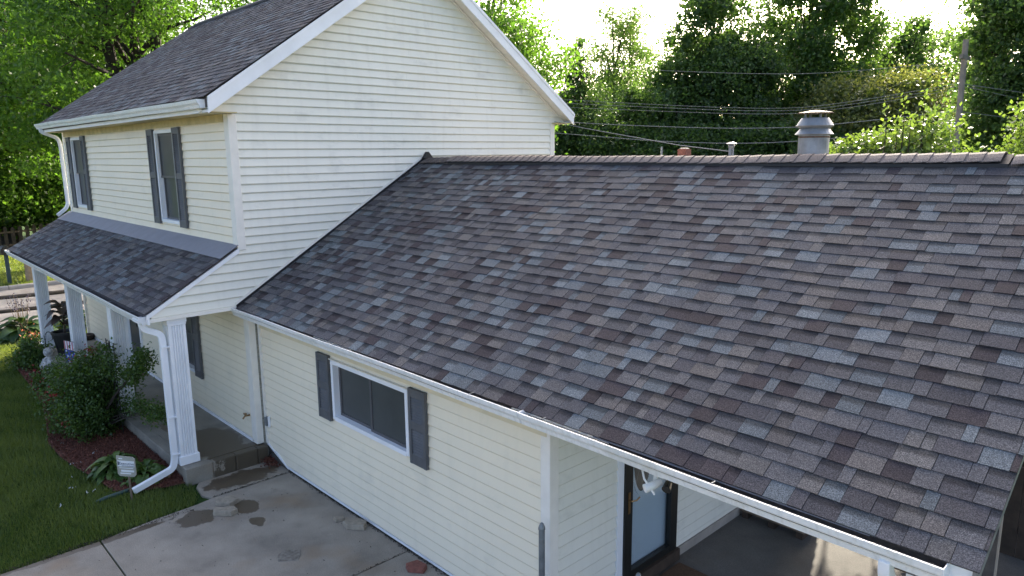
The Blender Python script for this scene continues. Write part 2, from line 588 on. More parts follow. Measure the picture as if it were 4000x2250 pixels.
for x0, x1 in ((3.81, 6.85), (6.85, 9.9), (9.9, 12.4)):
    slab('slab', [(x0 + g, -2.42 + g), (x1 - g, -2.42 + g), (x1 - g, 0.22), (x0 + g, 0.22)], 0.0, 'drive', drive)
    slab('slab', [(x0 + g, -17.6), (x1 - g, -17.6), (x1 - g, -2.42 - g), (x0 + g, -2.42 - g)], 0.0, 'drive', drive)
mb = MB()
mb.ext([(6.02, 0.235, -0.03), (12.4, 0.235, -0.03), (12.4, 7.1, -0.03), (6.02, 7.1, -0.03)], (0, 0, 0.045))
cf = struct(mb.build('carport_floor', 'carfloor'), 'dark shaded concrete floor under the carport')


# ------------------------------------------------------------------ house
house = thing('house', 'two-storey cream vinyl-sided house with covered front porch and dark shingle roofs', 'house', (-4.9, 3.4, 0))
wing = thing('carport_wing', 'single-storey cream wing with wide dark shingle roof sheltering an open carport', 'building', (4.8, 3.4, 0))

CO = 0.127          # siding course
Z0 = 4.759 - 37 * CO

def cut_intervals(a, b, holes):
    out = [(a, b)]
    for h0, h1 in holes:
        nxt = []
        for p, q in out:
            if h1 <= p or h0 >= q:
                nxt.append((p, q))
                continue
            if h0 > p:
                nxt.append((p, h0))
            if h1 < q:
                nxt.append((h1, q))
        out = nxt
    return [(p, q) for p, q in out if q - p > 0.004]


def siding(parent, fn, zlo, zhi, left, right, holes=(), breaks=(), mat='cream', smooth=False):
    """one object per lap board. fn(s, z, o) -> world point, o is how proud; left(z)/right(z) give the ends; holes = (s0, s1, z0, z1)"""
    k0 = math.floor((zlo - Z0) / CO)
    k1 = math.ceil((zhi - Z0) / CO)
    boards = []
    for k in range(k0, k1):
        a, b = max(zlo, Z0 + k * CO), min(zhi, Z0 + (k + 1) * CO)
        if b - a < 0.008:
            continue
        za = Z0 + k * CO
        cuts = {a, b}
        for h in holes:
            for z in (h[2], h[3]):
                if a < z < b:
                    cuts.add(z)
        for z in breaks:
            if a < z < b:
                cuts.add(z)
        cuts = sorted(cuts)
        mb = MB()
        jit = random.uniform(-0.0015, 0.0015)
        pr = lambda z: (0.013 + 0.009 * (z - za) / 0.015 if z - za < 0.015 else 0.022 - 0.0215 * min(1, (z - za - 0.015) / (CO - 0.015))) + jit
        for i in range(len(cuts) - 1):
            z0, z1 = cuts[i], cuts[i + 1]
            zm = (z0 + z1) / 2
            hs = [(h[0], h[1]) for h in holes if h[2] < zm < h[3]]
            L0, R0, L1, R1 = left(z0 + 1e-6), right(z0 + 1e-6), left(z1 - 1e-6), right(z1 - 1e-6)
            if max(R0 - L0, R1 - L1) < 0.01:
                continue
            R0, R1 = max(R0, L0), max(R1, L1)
            if hs:
                segs = [(p, q, p, q) for p, q in cut_intervals(max(L0, L1), min(R0, R1), hs)]
            else:
                segs = [(L0, R0, L1, R1)]
            for p0, q0, p1, q1 in segs:
                o0, o1 = pr(z0), pr(z1)
                fm = min(0.9, max(0.02, (za + 0.015 - z0) / (z1 - z0)))
                om, zmid = pr(z0 + (z1 - z0) * fm), z0 + (z1 - z0) * fm
                pm, qm = p0 + (p1 - p0) * fm, q0 + (q1 - q0) * fm
                vs = [fn(p0, z0, -0.004), fn(q0, z0, -0.004), fn(p0, z0, o0), fn(q0, z0, o0), fn(pm, zmid, om), fn(qm, zmid, om), fn(p1, z1, o1), fn(q1, z1, o1), fn(p1, z1, -0.004), fn(q1, z1, -0.004)]
                fs = [(0, 1, 3, 2), (2, 3, 5, 4), (4, 5, 7, 6), (0, 2, 4, 6, 8), (1, 9, 7, 5, 3)]
                cutx = [0.0, 1.0]
                if min(q0 - p0, q1 - p1) > 2.6:
                    cutx = [0.0, random.uniform(0.22, 0.78), 1.0]
                    if q0 - p0 > 7.5:
                        cutx = [0.0, random.uniform(0.2, 0.42), random.uniform(0.55, 0.8), 1.0]
                for ci in range(len(cutx) - 1):
                    f0, f1 = cutx[ci], cutx[ci + 1]
                    ov = 0.0014 * (ci % 2)
                    dz = random.uniform(-0.0016, 0.0016)
                    V0 = [Vector(v) for v in vs]
                    W0 = []
                    out = (Vector(fn(0, 0, 1)) - Vector(fn(0, 0, 0))) * ov
                    for a_, b_ in ((0, 1), (2, 3), (4, 5), (6, 7), (8, 9)):
                        for f_ in (f0, f1):
                            W0.append(V0[a_].lerp(V0[b_], f_) + out + Vector((0, 0, dz if a_ in (2, 4) else 0)))
                    boards.append(MB().add(W0, fs).build('siding_board', mat, parent))
    return boards


RIDGE_Y, RIDGE_Z = 3.37, 8.08
EAVE_Y, EAVE_Z = -0.40, 5.47
SL = (RIDGE_Z - EAVE_Z) / (RIDGE_Y - EAVE_Y)
WR_Y, WR_Z, WE_Y, WE_Z = 3.45, 4.585, -0.10, 2.46
WS = (WR_Z - WE_Z) / (WR_Y - WE_Y)
PE_Y, PE_Z, PW_Z = -1.36, 2.565, 3.365
PS = (PW_Z - PE_Z) / (0 - PE_Y)

# wall cores
mb = MB()
mb.box(-9.68, -0.10, 0.16, 6.64, 0, 5.40)
mb.ext([(-9.68, 0.12, 5.35), (-9.68, 6.62, 5.35), (-9.68, RIDGE_Y, RIDGE_Z - 0.45)], (9.58, 0, 0))
mb.box(-9.78, -9.69, 0.0, 6.74, 0.25, 5.25)
core = mb.build('wall_core', 'creamtrim', house)

# gable wall, faces +X at X = 0
gable = MB().box(-0.09, -0.012, 0.2, 6.7, 0.1, 5.25).build('gable_wall', 'creamtrim', house)
def gl(z):
    if z < PE_Z - 0.02:
        return -1.30
    if z < PW_Z - 0.05:
        return -1.30 + (z - PE_Z + 0.02) / PS
    if z < 5.25:
        return 0.10
    return EAVE_Y + (z + 0.20 - EAVE_Z) / SL
def gr(z):
    if z < WR_Z + 0.05:
        return min(max(WE_Y + (z - WE_Z - 0.03) / WS, 0.0), WR_Y) if z > WE_Z else 0.0
    if z < 5.25:
        return 6.64
    return 2 * RIDGE_Y - gl(z)
siding(gable, lambda s, z, o: (o, s, z), 2.475, RIDGE_Z - 0.24, gl, gr, breaks=(PE_Z - 0.02, PW_Z - 0.05, 5.25, WR_Z + 0.05, WE_Z + 0.001))
# corner posts
MB().box(-0.13, 0.028, -0.026, 0.10, 3.30, 5.26).build('corner_post', 'creamtrim', house, bevel=0.006)
MB().box(-0.13, 0.028, 6.64, 6.766, 2.2, 5.26).build('corner_post', 'creamtrim', house, bevel=0.006)
MB().box(-9.81, -9.66, -0.024, 0.09, 3.30, 5.26).build('corner_post', 'creamtrim', house, bevel=0.006)
MB().box(-0.14, 0.024, 0.035, 0.145, 0.255, 2.44).build('corner_post', 'creamtrim', house, bevel=0.006)
MB().box(-9.80, -9.67, 0.036, 0.15, 0.255, 2.44).build('corner_post', 'creamtrim', house, bevel=0.006)

# upper and lower front walls, face -Y
W_UP = [(-3.16, -2.24), (-9.02, -8.12)]
WZ0, WZ1 = 3.545, 5.105
fw = MB().box(-9.68, -0.12, 0.10, 0.15, 2.4, 5.25).build('upper_front_wall', 'creamtrim', house)
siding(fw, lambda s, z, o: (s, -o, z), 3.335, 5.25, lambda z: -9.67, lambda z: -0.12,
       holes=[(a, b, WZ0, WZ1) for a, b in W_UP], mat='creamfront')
MB().box(-9.655, -0.135, -0.030, 0.03, 5.150, 5.260).build('frieze_board', 'soffit', house)  # strip added to carry the stained, shaded band below the eave
LW = (-3.22, -2.36, 0.90, 2.22)
DOOR = (-6.32, -5.36, 0.255, 2.30)
fl = MB().box(-9.68, -0.12, 0.152, 0.20, 0.25, 2.45).build('lower_front_wall', 'creamtrim', house)
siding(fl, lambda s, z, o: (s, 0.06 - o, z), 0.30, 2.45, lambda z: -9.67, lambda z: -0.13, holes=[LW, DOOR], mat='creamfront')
MB().box(-9.68, -0.10, 0.035, 0.07, 0.253, 0.298).build('starter_strip', 'white', house)


# ---- roofs
TAB_COLS = [((0.090, 0.086, 0.090), 11), ((0.108, 0.101, 0.101), 9), ((0.072, 0.066, 0.070), 6), ((0.052, 0.041, 0.044), 5.5),
            ((0.136, 0.123, 0.115), 4), ((0.124, 0.136, 0.142), 5), ((0.152, 0.166, 0.172), 2.8), ((0.120, 0.105, 0.097), 3)]
_cw = np.array([w for _, w in TAB_COLS]); _cw = _cw / _cw.sum()

def tabs_for(x0, x1, length, expo, lo=0.065, hi=0.23, seed=1):
    rg = random.Random(seed)
    n = math.ceil(length / expo)
    out = []
    for i in range(n):
        x = x0 - rg.uniform(0, 0.12)
        raised = rg.random() < 0.5
        while x < x1:
            w = rg.uniform(lo, hi) if rg.random() < 0.8 else rg.uniform(0.15, 0.27)
            a, b = max(x, x0), min(x + w, x1)
            if b - a > 0.012:
                r = rg.random()
                acc = 0
                for (c, _), p in zip(TAB_COLS, _cw):
                    acc += p
                    if r <= acc:
                        break
                j = rg.uniform(0.82, 1.06)
                out.append((i, a, b, raised, (c[0] * j * 0.95, c[1] * j, c[2] * j * 1.03), (not raised and rg.random() < 0.75) or rg.random() < 0.2, rg.uniform(-0.003, 0.003)))
            x += w
            raised = not raised if rg.random() < 0.85 else raised
    return out, n

def tab_geo(t, n, length, expo, frame, wav):
    i, a, b, raised, c, band, jit = t
    P, U, V, N = frame
    v0 = i * expo + jit * (1 if i else 0)
    v1 = min((i + 1) * expo + 0.012, length)
    if v1 - v0 < 0.02:
        v1 = v0 + 0.02
    up = 0.004 if raised else 0.0
    n0, n1 = 0.0075 + up, 0.0015 + up * 0.2
    vm = v0 + (v1 - v0) * 0.50
    nm = n0 + (n1 - n0) * 0.50
    vt = v0 + (v1 - v0) * 0.66
    ntp = n0 + (n1 - n0) * 0.66
    g = 0.0018
    def q(u, v, nn):
        return P + U * u + V * v + N * (nn + wav(u, v))
    vs = [q(a + g, v0, -0.004), q(b - g, v0, -0.004), q(a + g, v0, n0), q(b - g, v0, n0), q(a + g, vm, nm), q(b - g, vm, nm),
          q(a + g, vt, ntp), q(b - g, vt, ntp), q(a + g, v1, n1), q(b - g, v1, n1), q(a + g, v1, -0.006), q(b - g, v1, -0.006)]
    d = tuple(k * 0.48 for k in c) if band else c
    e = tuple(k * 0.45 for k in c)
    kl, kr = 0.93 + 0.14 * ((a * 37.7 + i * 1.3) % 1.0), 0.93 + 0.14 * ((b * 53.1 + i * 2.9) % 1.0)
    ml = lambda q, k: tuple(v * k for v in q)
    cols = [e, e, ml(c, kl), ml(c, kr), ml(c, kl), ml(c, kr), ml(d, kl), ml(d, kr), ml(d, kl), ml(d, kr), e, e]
    fs = [(0, 1, 3, 2), (2, 3, 5, 4), (4, 5, 7, 6), (6, 7, 9, 8), (0, 2, 4, 6, 8, 10), (1, 11, 9, 7, 5, 3)]
    return vs, fs, cols

def lay_roof(parent, x0, x1, eave, ridge, expo, singles, seed, wav, skip=None):
    """eave/ridge = (y, z). The largest-looking tabs become objects named shingle, the rest one joined part."""
    P = Vector((0, eave[0], eave[1]))
    R = Vector((0, ridge[0], ridge[1]))
    length = (R - P).length
    V = (R - P).normalized()
    U = Vector((1, 0, 0))
    N = U.cross(V)
    fr = (P, U, V, N)
    ts, n = tabs_for(x0, x1, length, expo, seed=seed)
    sc = []
    for k, t in enumerate(ts):
        c = P + U * ((t[1] + t[2]) / 2) + V * (t[0] + 0.5) * expo
        d = c - CAM
        sc.append(((t[2] - t[1]) * abs(d.normalized().dot(N)) / d.length_squared, k))
    sc.sort(reverse=True)
    keep = set(k for _, k in sc[:singles])
    rest = MB()
    for k, t in enumerate(ts):
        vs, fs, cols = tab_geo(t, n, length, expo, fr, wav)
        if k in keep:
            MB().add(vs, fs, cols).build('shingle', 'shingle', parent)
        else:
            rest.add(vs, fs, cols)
    if rest.v:
        o = rest.build('shingle_field', 'shingle', parent)
        o['kind'] = 'stuff'

def deck(name, parent, x0, x1, prof, th, mat='roofback'):
    """prof: (y, z) points of the roof line; slab of thickness th below"""
    mb = MB()
    for (ya, za), (yb, zb) in zip(prof[:-1], prof[1:]):
        mb.ext([(x0, ya, za), (x0, yb, zb), (x0, yb, zb - th), (x0, ya, za - th)], (x1 - x0, 0, 0))
    return mb.build(name, mat, parent)

# main roof
mr = deck('main_roof', house, -10.06, 0.225, [(EAVE_Y + 0.02, EAVE_Z - 0.008), (RIDGE_Y, RIDGE_Z - 0.02), (2 * RIDGE_Y - EAVE_Y - 0.02, EAVE_Z - 0.008)], 0.14)
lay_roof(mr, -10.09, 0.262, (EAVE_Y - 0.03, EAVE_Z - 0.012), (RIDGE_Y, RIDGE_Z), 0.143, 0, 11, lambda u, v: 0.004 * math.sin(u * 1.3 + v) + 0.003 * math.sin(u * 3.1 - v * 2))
mb = MB()
cap_c = (0.06, 0.055, 0.055)
for k in range(70):
    x = -10.08 + k * 0.148
    mb.add([(x, RIDGE_Y - 0.14, RIDGE_Z - 0.075), (x + 0.17, RIDGE_Y - 0.14, RIDGE_Z - 0.082), (x + 0.17, RIDGE_Y, RIDGE_Z + 0.018), (x, RIDGE_Y, RIDGE_Z + 0.026),
            (x + 0.17, RIDGE_Y + 0.14, RIDGE_Z - 0.082), (x, RIDGE_Y + 0.14, RIDGE_Z - 0.075)], [(0, 1, 2, 3), (3, 2, 4, 5)], cap_c)
o = mb.build('ridge_cap', 'shingle', mr)
MB().ext([(-9.6, RIDGE_Y - 0.13, RIDGE_Z - 0.08), (-9.6, RIDGE_Y - 0.13, RIDGE_Z - 0.03), (-9.6, RIDGE_Y, RIDGE_Z + 0.055), (-9.6, RIDGE_Y + 0.13, RIDGE_Z - 0.03), (-9.6, RIDGE_Y + 0.13, RIDGE_Z - 0.08), (-9.6, RIDGE_Y, RIDGE_Z + 0.02)], (9.4, 0, 0)).build('ridge_vent', 'ventblack', mr)
# rake boards, soffits, fascia of the main roof
for sgn, nm in ((1, 'rake_board'), (-1, 'rake_board')):
    ys = (lambda y: y) if sgn == 1 else (lambda y: 2 * RIDGE_Y - y)
    ya, yb = EAVE_Y + 0.03, RIDGE_Y - (0.0 if sgn == 1 else 0.002)
    top = lambda y: EAVE_Z + (y - EAVE_Y) * SL - 0.022
    mb = MB()
    mb.ext([(0.226, ys(ya), top(ya)), (0.226, ys(yb), top(yb)), (0.226, ys(yb), top(yb) - 0.225), (0.226, ys(ya), top(ya) - 0.225)], (0.026, 0, 0))
    o = mb.build(nm, 'white', house, bevel=0.004)
    mb = MB()
    mb.ext([(0.2525, ys(ya), top(ya) + 0.004), (0.2525, ys(yb), top(yb) + 0.004), (0.2525, ys(yb), top(yb) - 0.05), (0.2525, ys(ya), top(ya) - 0.05)], (0.012, 0, 0))
    mb.build('drip_trim', 'white', o)
    mb = MB()
    mb.ext([(-10.08, ys(ya), top(ya)), (-10.08, ys(yb), top(yb)), (-10.08, ys(yb), top(yb) - 0.2), (-10.08, ys(ya), top(ya) - 0.2)], (0.018, 0, 0))
    mb.build('rake_board', 'white', house)
    # soffit panels of the rake
    sof = MB()
    sof.ext([(0.0, ys(ya), top(ya) - 0.17), (0.0, ys(yb), top(yb) - 0.17), (0.0, ys(yb), top(yb) - 0.155), (0.0, ys(ya), top(ya) - 0.155)], (0.225, 0, 0))
    sof_o = sof.build('rake_soffit', 'creamtrim', house)
    k = 0
    y = ya + 0.06
    while y < yb - 0.25:
        z0, z1 = top(y) - 0.185, top(y + 0.235) - 0.185
        MB().ext([(0.012, ys(y), z0), (0.012, ys(y + 0.235), z1), (0.012, ys(y + 0.235), z1 + 0.013), (0.012, ys(y), z0 + 0.013)], (0.21, 0, 0)).build('soffit_panel', 'creamtrim', sof_o)
        y += 0.245
    # frieze moulding where gable siding meets the soffit
    MB().ext([(0.004, ys(ya + 0.33), top(ya + 0.33) - 0.20), (0.004, ys(yb), top(yb) - 0.20), (0.004, ys(yb), top(yb) - 0.235), (0.004, ys(ya + 0.33), top(ya + 0.33) - 0.235)], (0.03, 0, 0)).build('frieze_moulding', 'creamtrim', house)
for sg in (0, 1):
    Yf = lambda y: y if sg == 0 else 2 * RIDGE_Y - y
    a, b = sorted((Yf(-0.37), Yf(-0.345)))
    MB().box(-10.06, 0.224, a, b, 5.262, 5.445).build('fascia_board', 'white', house)
    a, b = sorted((Yf(-0.344), Yf(0.05)))
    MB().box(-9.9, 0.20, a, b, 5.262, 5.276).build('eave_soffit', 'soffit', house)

def gutter(parent, x0, x1, yb, zt, sag=0.0, hang=0.75, sgn=-1, dirty=True, bend=None):
    outer = [(0, 0), (0, -0.112), (0.075, -0.116), (0.088, -0.075), (0.112, -0.045), (0.120, -0.012), (0.122, 0.0)]
    inner = [(0.106, 0.0), (0.106, -0.006), (0.116, -0.008), (0.108, -0.044), (0.084, -0.073), (0.072, -0.112), (0.004, -0.108), (0.004, 0)]
    prof = outer + inner
    mb = MB()
    n = len(prof)
    seg = max(2, int((x1 - x0) / 0.8))
    vs, fs = [], []
    def dz(x):
        t = (x - x0) / (x1 - x0)
        return sag * t + 0.004 * math.sin(x * 2.1) + (bend(x) if bend else 0)
    for k in range(seg + 1):
        x = x0 + (x1 - x0) * k / seg
        for p, q in prof:
            vs.append((x, yb + sgn * p + 0.004 * math.sin(x * 1.7), zt + q + dz(x)))
    for k in range(seg):
        for i in range(n):
            j = (i + 1) % n
            fs.append((k * n + i, k * n + j, (k + 1) * n + j, (k + 1) * n + i))
    mb.add(vs, fs)
    g = mb.build('gutter', 'gutter', parent)
    # end caps
    for x in (x0, x1):
        cp = [(x, yb + sgn * p, zt + q + dz(x)) for p, q in outer]
        MB().ext(cp, (0.004 if x == x1 else -0.004, 0, 0)).build('end_cap', 'white', g)
    if dirty:
        vs, fs = [], []
        for k in range(seg + 1):
            x = x0 + 0.01 + (x1 - x0 - 0.02) * k / seg
            vs += [(x, yb + sgn * 0.006, zt - 0.045 + dz(x)), (x, yb + sgn * 0.104, zt - 0.058 + dz(x))]
        fs = [(2 * k, 2 * k + 2, 2 * k + 3, 2 * k + 1) for k in range(seg)]
        MB().add(vs, fs).build('leaf_grime', 'grime', g)
        vs = [(p[0], yb + sgn * 0.0065, p[2] + 0.055) if i % 2 else p for i, p in enumerate([q for k in range(seg + 1) for q in ((vs[2 * k][0], yb + sgn * 0.006, zt - 0.06 + dz(vs[2 * k][0])), (vs[2 * k][0], yb + sgn * 0.006, zt - 0.055 + dz(vs[2 * k][0])))])]
        MB().add(vs, fs).build('grime_back', 'grime', g)
    x = x0 + 0.25
    while x < x1 - 0.1:
        MB().box(x, x + 0.008, min(yb, yb + sgn * 0.112), max(yb, yb + sgn * 0.112), zt + 0.001 + dz(x), zt + 0.006 + dz(x)).build('hanger', 'steel', g)
        x += hang * random.uniform(0.75, 1.25)
    return g
gutter(house, -10.22, 0.17, -0.372, 5.462, sag=-0.03, hang=3.5, dirty=False)
gutter(house, -10.12, 0.17, 2 * RIDGE_Y + 0.372, 5.462, hang=9, sgn=1, dirty=False)

# wing roof
def wwav(u, v):
    return 0.005 * math.sin(u * 1.1 + v * 0.7) + 0.004 * math.sin(u * 2.7 - v * 1.9) + 0.003 * math.sin(u * 5.3 + v * 3.1)
wrf = deck('wing_roof', wing, 0.02, 9.545, [(WE_Y + 0.02, WE_Z - 0.012), (WR_Y, WR_Z - 0.03), (2 * WR_Y - WE_Y - 0.02, WE_Z - 0.012)], 0.12)
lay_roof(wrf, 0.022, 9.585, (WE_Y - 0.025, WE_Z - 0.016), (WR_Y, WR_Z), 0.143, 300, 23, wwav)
# ridge vent and caps
vent = MB()
vent.ext([(0.83, WR_Y - 0.155, WR_Z - 0.088), (0.83, WR_Y - 0.150, WR_Z - 0.055), (0.83, WR_Y, WR_Z + 0.028), (0.83, WR_Y + 0.150, WR_Z - 0.055), (0.83, WR_Y + 0.155, WR_Z - 0.088), (0.83, WR_Y, WR_Z + 0.0)], (7.93, 0, 0))
vent_o = vent.build('ridge_vent', 'ventblack', wrf)
def cap_piece(x, w, zoff, parent, col, tilt=0.012):
    mb = MB()
    prof = [(-0.165, -0.092), (-0.12, -0.058), (-0.06, -0.018), (-0.02, 0.0), (0.02, 0.0), (0.06, -0.018), (0.12, -0.058), (0.165, -0.092)]
    vs = []
    s = 0.004 * math.sin(x * 3.0) + 0.008 * math.sin(x * 0.9)
    for xx, dz in ((x, 0.0), (x + w, tilt)):
        for y, z in prof:
            vs.append((xx, WR_Y + y, WR_Z + zoff + z * 0.85 + dz + s))
    for xx, dz in ((x, -0.006), (x + w, tilt - 0.009)):
        for y, z in prof:
            vs.append((xx, WR_Y + y, WR_Z + zoff + z * 0.85 + dz + s))
    n = len(prof)
    fs = [(k, k + 1, n + k + 1, n + k) for k in range(n - 1)] + [(2 * n + k, 3 * n + k, 3 * n + k + 1, 2 * n + k + 1) for k in range(n - 1)]
    fs += [(n + k, n + k + 1, 3 * n + k + 1, 3 * n + k) for k in range(n - 1)] + [(k, 2 * n + k, 2 * n + k + 1, k + 1) for k in range(n - 1)]
    fs += [(0, n, 3 * n, 2 * n), (n - 1, 3 * n - 1, 4 * n - 1, 2 * n - 1)]
    mb.add(vs, fs, col)
    return mb.build('ridge_shingle', 'shingle', parent)
x = 0.80
k = 0
while x < 8.66:
    j = random.uniform(0.85, 1.12)
    cap_piece(x, 0.162, 0.032, wrf, tuple(v * j for v in (0.165, 0.142, 0.132)))
    x += 0.146
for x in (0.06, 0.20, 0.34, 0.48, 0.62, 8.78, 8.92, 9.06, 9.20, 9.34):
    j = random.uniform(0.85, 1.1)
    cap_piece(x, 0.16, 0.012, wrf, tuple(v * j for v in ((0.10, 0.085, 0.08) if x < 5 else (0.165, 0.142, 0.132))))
# step flashing against the gable wall
fpts = [(WE_Y - 0.02, WE_Z + 0.0), (WR_Y, WR_Z + 0.02)]
MB().ext([(0.018, fpts[0][0], fpts[0][1]), (0.018, fpts[1][0], fpts[1][1]), (0.018, fpts[1][0], fpts[1][1] + 0.075), (0.018, fpts[0][0], fpts[0][1] + 0.075)], (0.010, 0, 0)).build('wall_channel', 'creamtrim', wing)
MB().ext([(0.029, fpts[0][0], fpts[0][1] - 0.002), (0.029, fpts[1][0], fpts[1][1] - 0.002), (0.029, fpts[1][0], fpts[1][1] + 0.036), (0.029, fpts[0][0], fpts[0][1] + 0.036)], (0.012, 0, 0)).build('step_flashing', 'ventblack', wing)
MB().ext([(0.02, WR_Y - 0.10, WR_Z + 0.01), (0.02, WR_Y, WR_Z + 0.125), (0.02, WR_Y + 0.10, WR_Z + 0.01)], (0.10, 0, -0.0)).build('peak_flashing', 'ventblack', wing)
# wing fascia, drip edge, soffit, gutter
MB().box(0.02, 9.565, -0.082, -0.058, 2.30, 2.438).build('fascia_board', 'white', wing)
MB().box(0.02, 6.10, -0.0575, 0.195, 2.335, 2.348).build('eave_soffit', 'creamtrim', wing)
for a, b in ((0.02, 0.9), (6.9, 9.02)):
    MB().ext([(a, -0.118, 2.428), (a, -0.094, 2.447), (a, -0.086, 2.447), (a, -0.110, 2.428)], (b - a, 0, 0)).build('drip_edge', 'flash', wing)
gw = gutter(wing, 0.0, 6.12, -0.084, 2.462, sag=-0.008, hang=1.3)
gw2 = gutter(wing, 6.135, 9.43, -0.084, 2.452, sag=-0.02, hang=1.4)
MB().ext([(9.546, WE_Y, WE_Z - 0.025), (9.546, WR_Y, WR_Z - 0.04), (9.546, WR_Y, WR_Z - 0.17), (9.546, WE_Y, WE_Z - 0.155)], (0.02, 0, 0)).build('rake_board', 'steel', wing)
MB().ext([(9.5, 2 * WR_Y - WE_Y, WE_Z - 0.03), (9.5, WR_Y, WR_Z - 0.04), (9.5, WR_Y, WR_Z - 0.19), (9.5, 2 * WR_Y - WE_Y, WE_Z - 0.18)], (0.02, 0, 0)).build('rake_board', 'steel', wing)

# wing walls
WY = 0.21
wcore = MB()
wcore.box(0.2, 6.03, 0.31, 6.75, 0.0, 2.35)
wcore.ext([(0.2, 0.31, 2.35), (0.2, 6.59, 2.35), (0.2, 3.45, 4.23)], (5.83, 0, 0))
wco = wcore.build('wall_core', 'creamtrim', wing)
WW = (2.215, 3.915, 1.235, 2.035)
wf = MB().box(0.06, 6.02, 0.292, 0.305, 0.05, 2.34).build('front_wall', 'creamtrim', wing)
wl = lambda z: 0.08 if z > 0.24 else 0.08 + (0.24 - z) * 3.1
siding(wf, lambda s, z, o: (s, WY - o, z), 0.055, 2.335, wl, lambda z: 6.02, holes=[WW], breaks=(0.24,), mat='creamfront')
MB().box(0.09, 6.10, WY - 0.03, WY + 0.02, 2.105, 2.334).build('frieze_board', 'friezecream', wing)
MB().box(0.022, 0.085, WY - 0.034, WY + 0.03, 0.25, 2.33).build('end_channel', 'creamtrim', wing)
MB().box(6.02, 6.142, WY - 0.022, WY + 0.10, 0.05, 2.34).build('corner_post', 'creamtrim', wing, bevel=0.006)
MB().ext([(0.05, WY - 0.032, 0.235), (0.08, WY - 0.032, 0.255), (0.76, WY - 0.032, 0.045), (0.73, WY - 0.032, 0.022)], (0, 0.03, 0)).build('sloped_trim', 'white', wing)
MB().box(0.74, 6.02, WY - 0.02, WY + 0.02, 0.022, 0.052).build('starter_strip', 'white', wing)
MB().box(0.03, 6.10, WY + 0.012, 0.30, -0.02, 0.06).build('foundation', 'mortar', wing)
# brick sliver between the house corner and the wing
bs = MB().box(-0.08, 0.0, 0.146, 0.245, 0.0, 2.35).build('brick_strip', 'mortar', house)
z = 0.01
while z < 2.3:
    MB().box(-0.02, 0.012 + random.uniform(0, 0.003), 0.15, 0.205, z, z + 0.062).build('brick', 'lightbrick', bs)
    z += 0.071

# carport inner wall, faces +X at X = 6.12
CX = 6.12
DY0, DY1 = 1.30, 2.28
iw = MB().box(6.035, 6.06, 0.3, 6.75, 0.0, 2.5).build('carport_wall', 'creamtrim', wing)
def carp_top(y):
    return 2.33 + (min(y, 6.9 - y) - 0.2) * WS
siding(iw, lambda s, z, o: (CX + o, s, z), 0.13, 4.2, lambda z: max(0.31, WE_Y + (z - 2.20) / WS), lambda z: min(6.7, 7.0 - (z - 2.20) / WS) , holes=[(DY0 - 0.10, DY1 + 0.02, 0.0, 2.20)])
MB().box(6.06, 6.15, 0.31, 6.7, 0.0, 0.125).build('concrete_curb', 'curb', wing)


# ------------------------------------------------------------------ windows, shutters, doors (parts of the house and wing)
def window(parent, x0, x1, z0, z1, y, kind, proud=0.035):
    """front-facing window; y is the wall plane, glass sits behind it"""
    fwid = 0.055
    mb = MB()
    mb.box(x0 - 0.01, x0 + fwid - 0.01, y - proud, y + 0.09, z0, z1)
    mb.box(x1 - fwid + 0.01, x1 + 0.01, y - proud, y + 0.09, z0, z1)
    mb.box(x0 + fwid - 0.009, x1 - fwid + 0.009, y - proud - 0.002, y + 0.09, z1 - fwid + 0.012, z1 + 0.012)
    mb.box(x0 + fwid - 0.009, x1 - fwid + 0.009, y - proud - 0.006, y + 0.09, z0 - 0.012, z0 + fwid - 0.012)
    w = mb.build('window', 'white', parent)
    a, b, c, d = x0 + fwid - 0.01, x1 - fwid + 0.01, z0 + fwid - 0.012, z1 - fwid + 0.012
    s = 0.038
    def sash(p, q, r, t, yy):
        m = MB()
        m.box(p, p + s, yy, yy + 0.03, r, t)
        m.box(q - s, q, yy, yy + 0.03, r, t)
        m.box(p + s, q - s, yy + 0.001, yy + 0.03, r, r + s)
        m.box(p + s, q - s, yy + 0.001, yy + 0.03, t - s, t)
        m.build('sash', 'sash', w)
        MB().box(p + s - 0.003, q - s + 0.003, yy + 0.014, yy + 0.02, r + s - 0.003, t - s + 0.003).build('pane', 'glass', w)
    if kind == 'hung':
        zm = (c + d) / 2
        sash(a, b, zm - 0.02, d, y + 0.012)
        sash(a, b, c, zm + 0.018, y + 0.045)
        m = MB()
        m.box(a, b, y + 0.006, y + 0.011, zm - 0.018, zm + 0.014)
        m.build('meeting_rail', 'sash', w)
    else:
        xm = (a + b) / 2
        sash(a, xm + 0.02, c, d, y + 0.045)
        sash(xm - 0.02, b, c, d, y + 0.012)
    return w

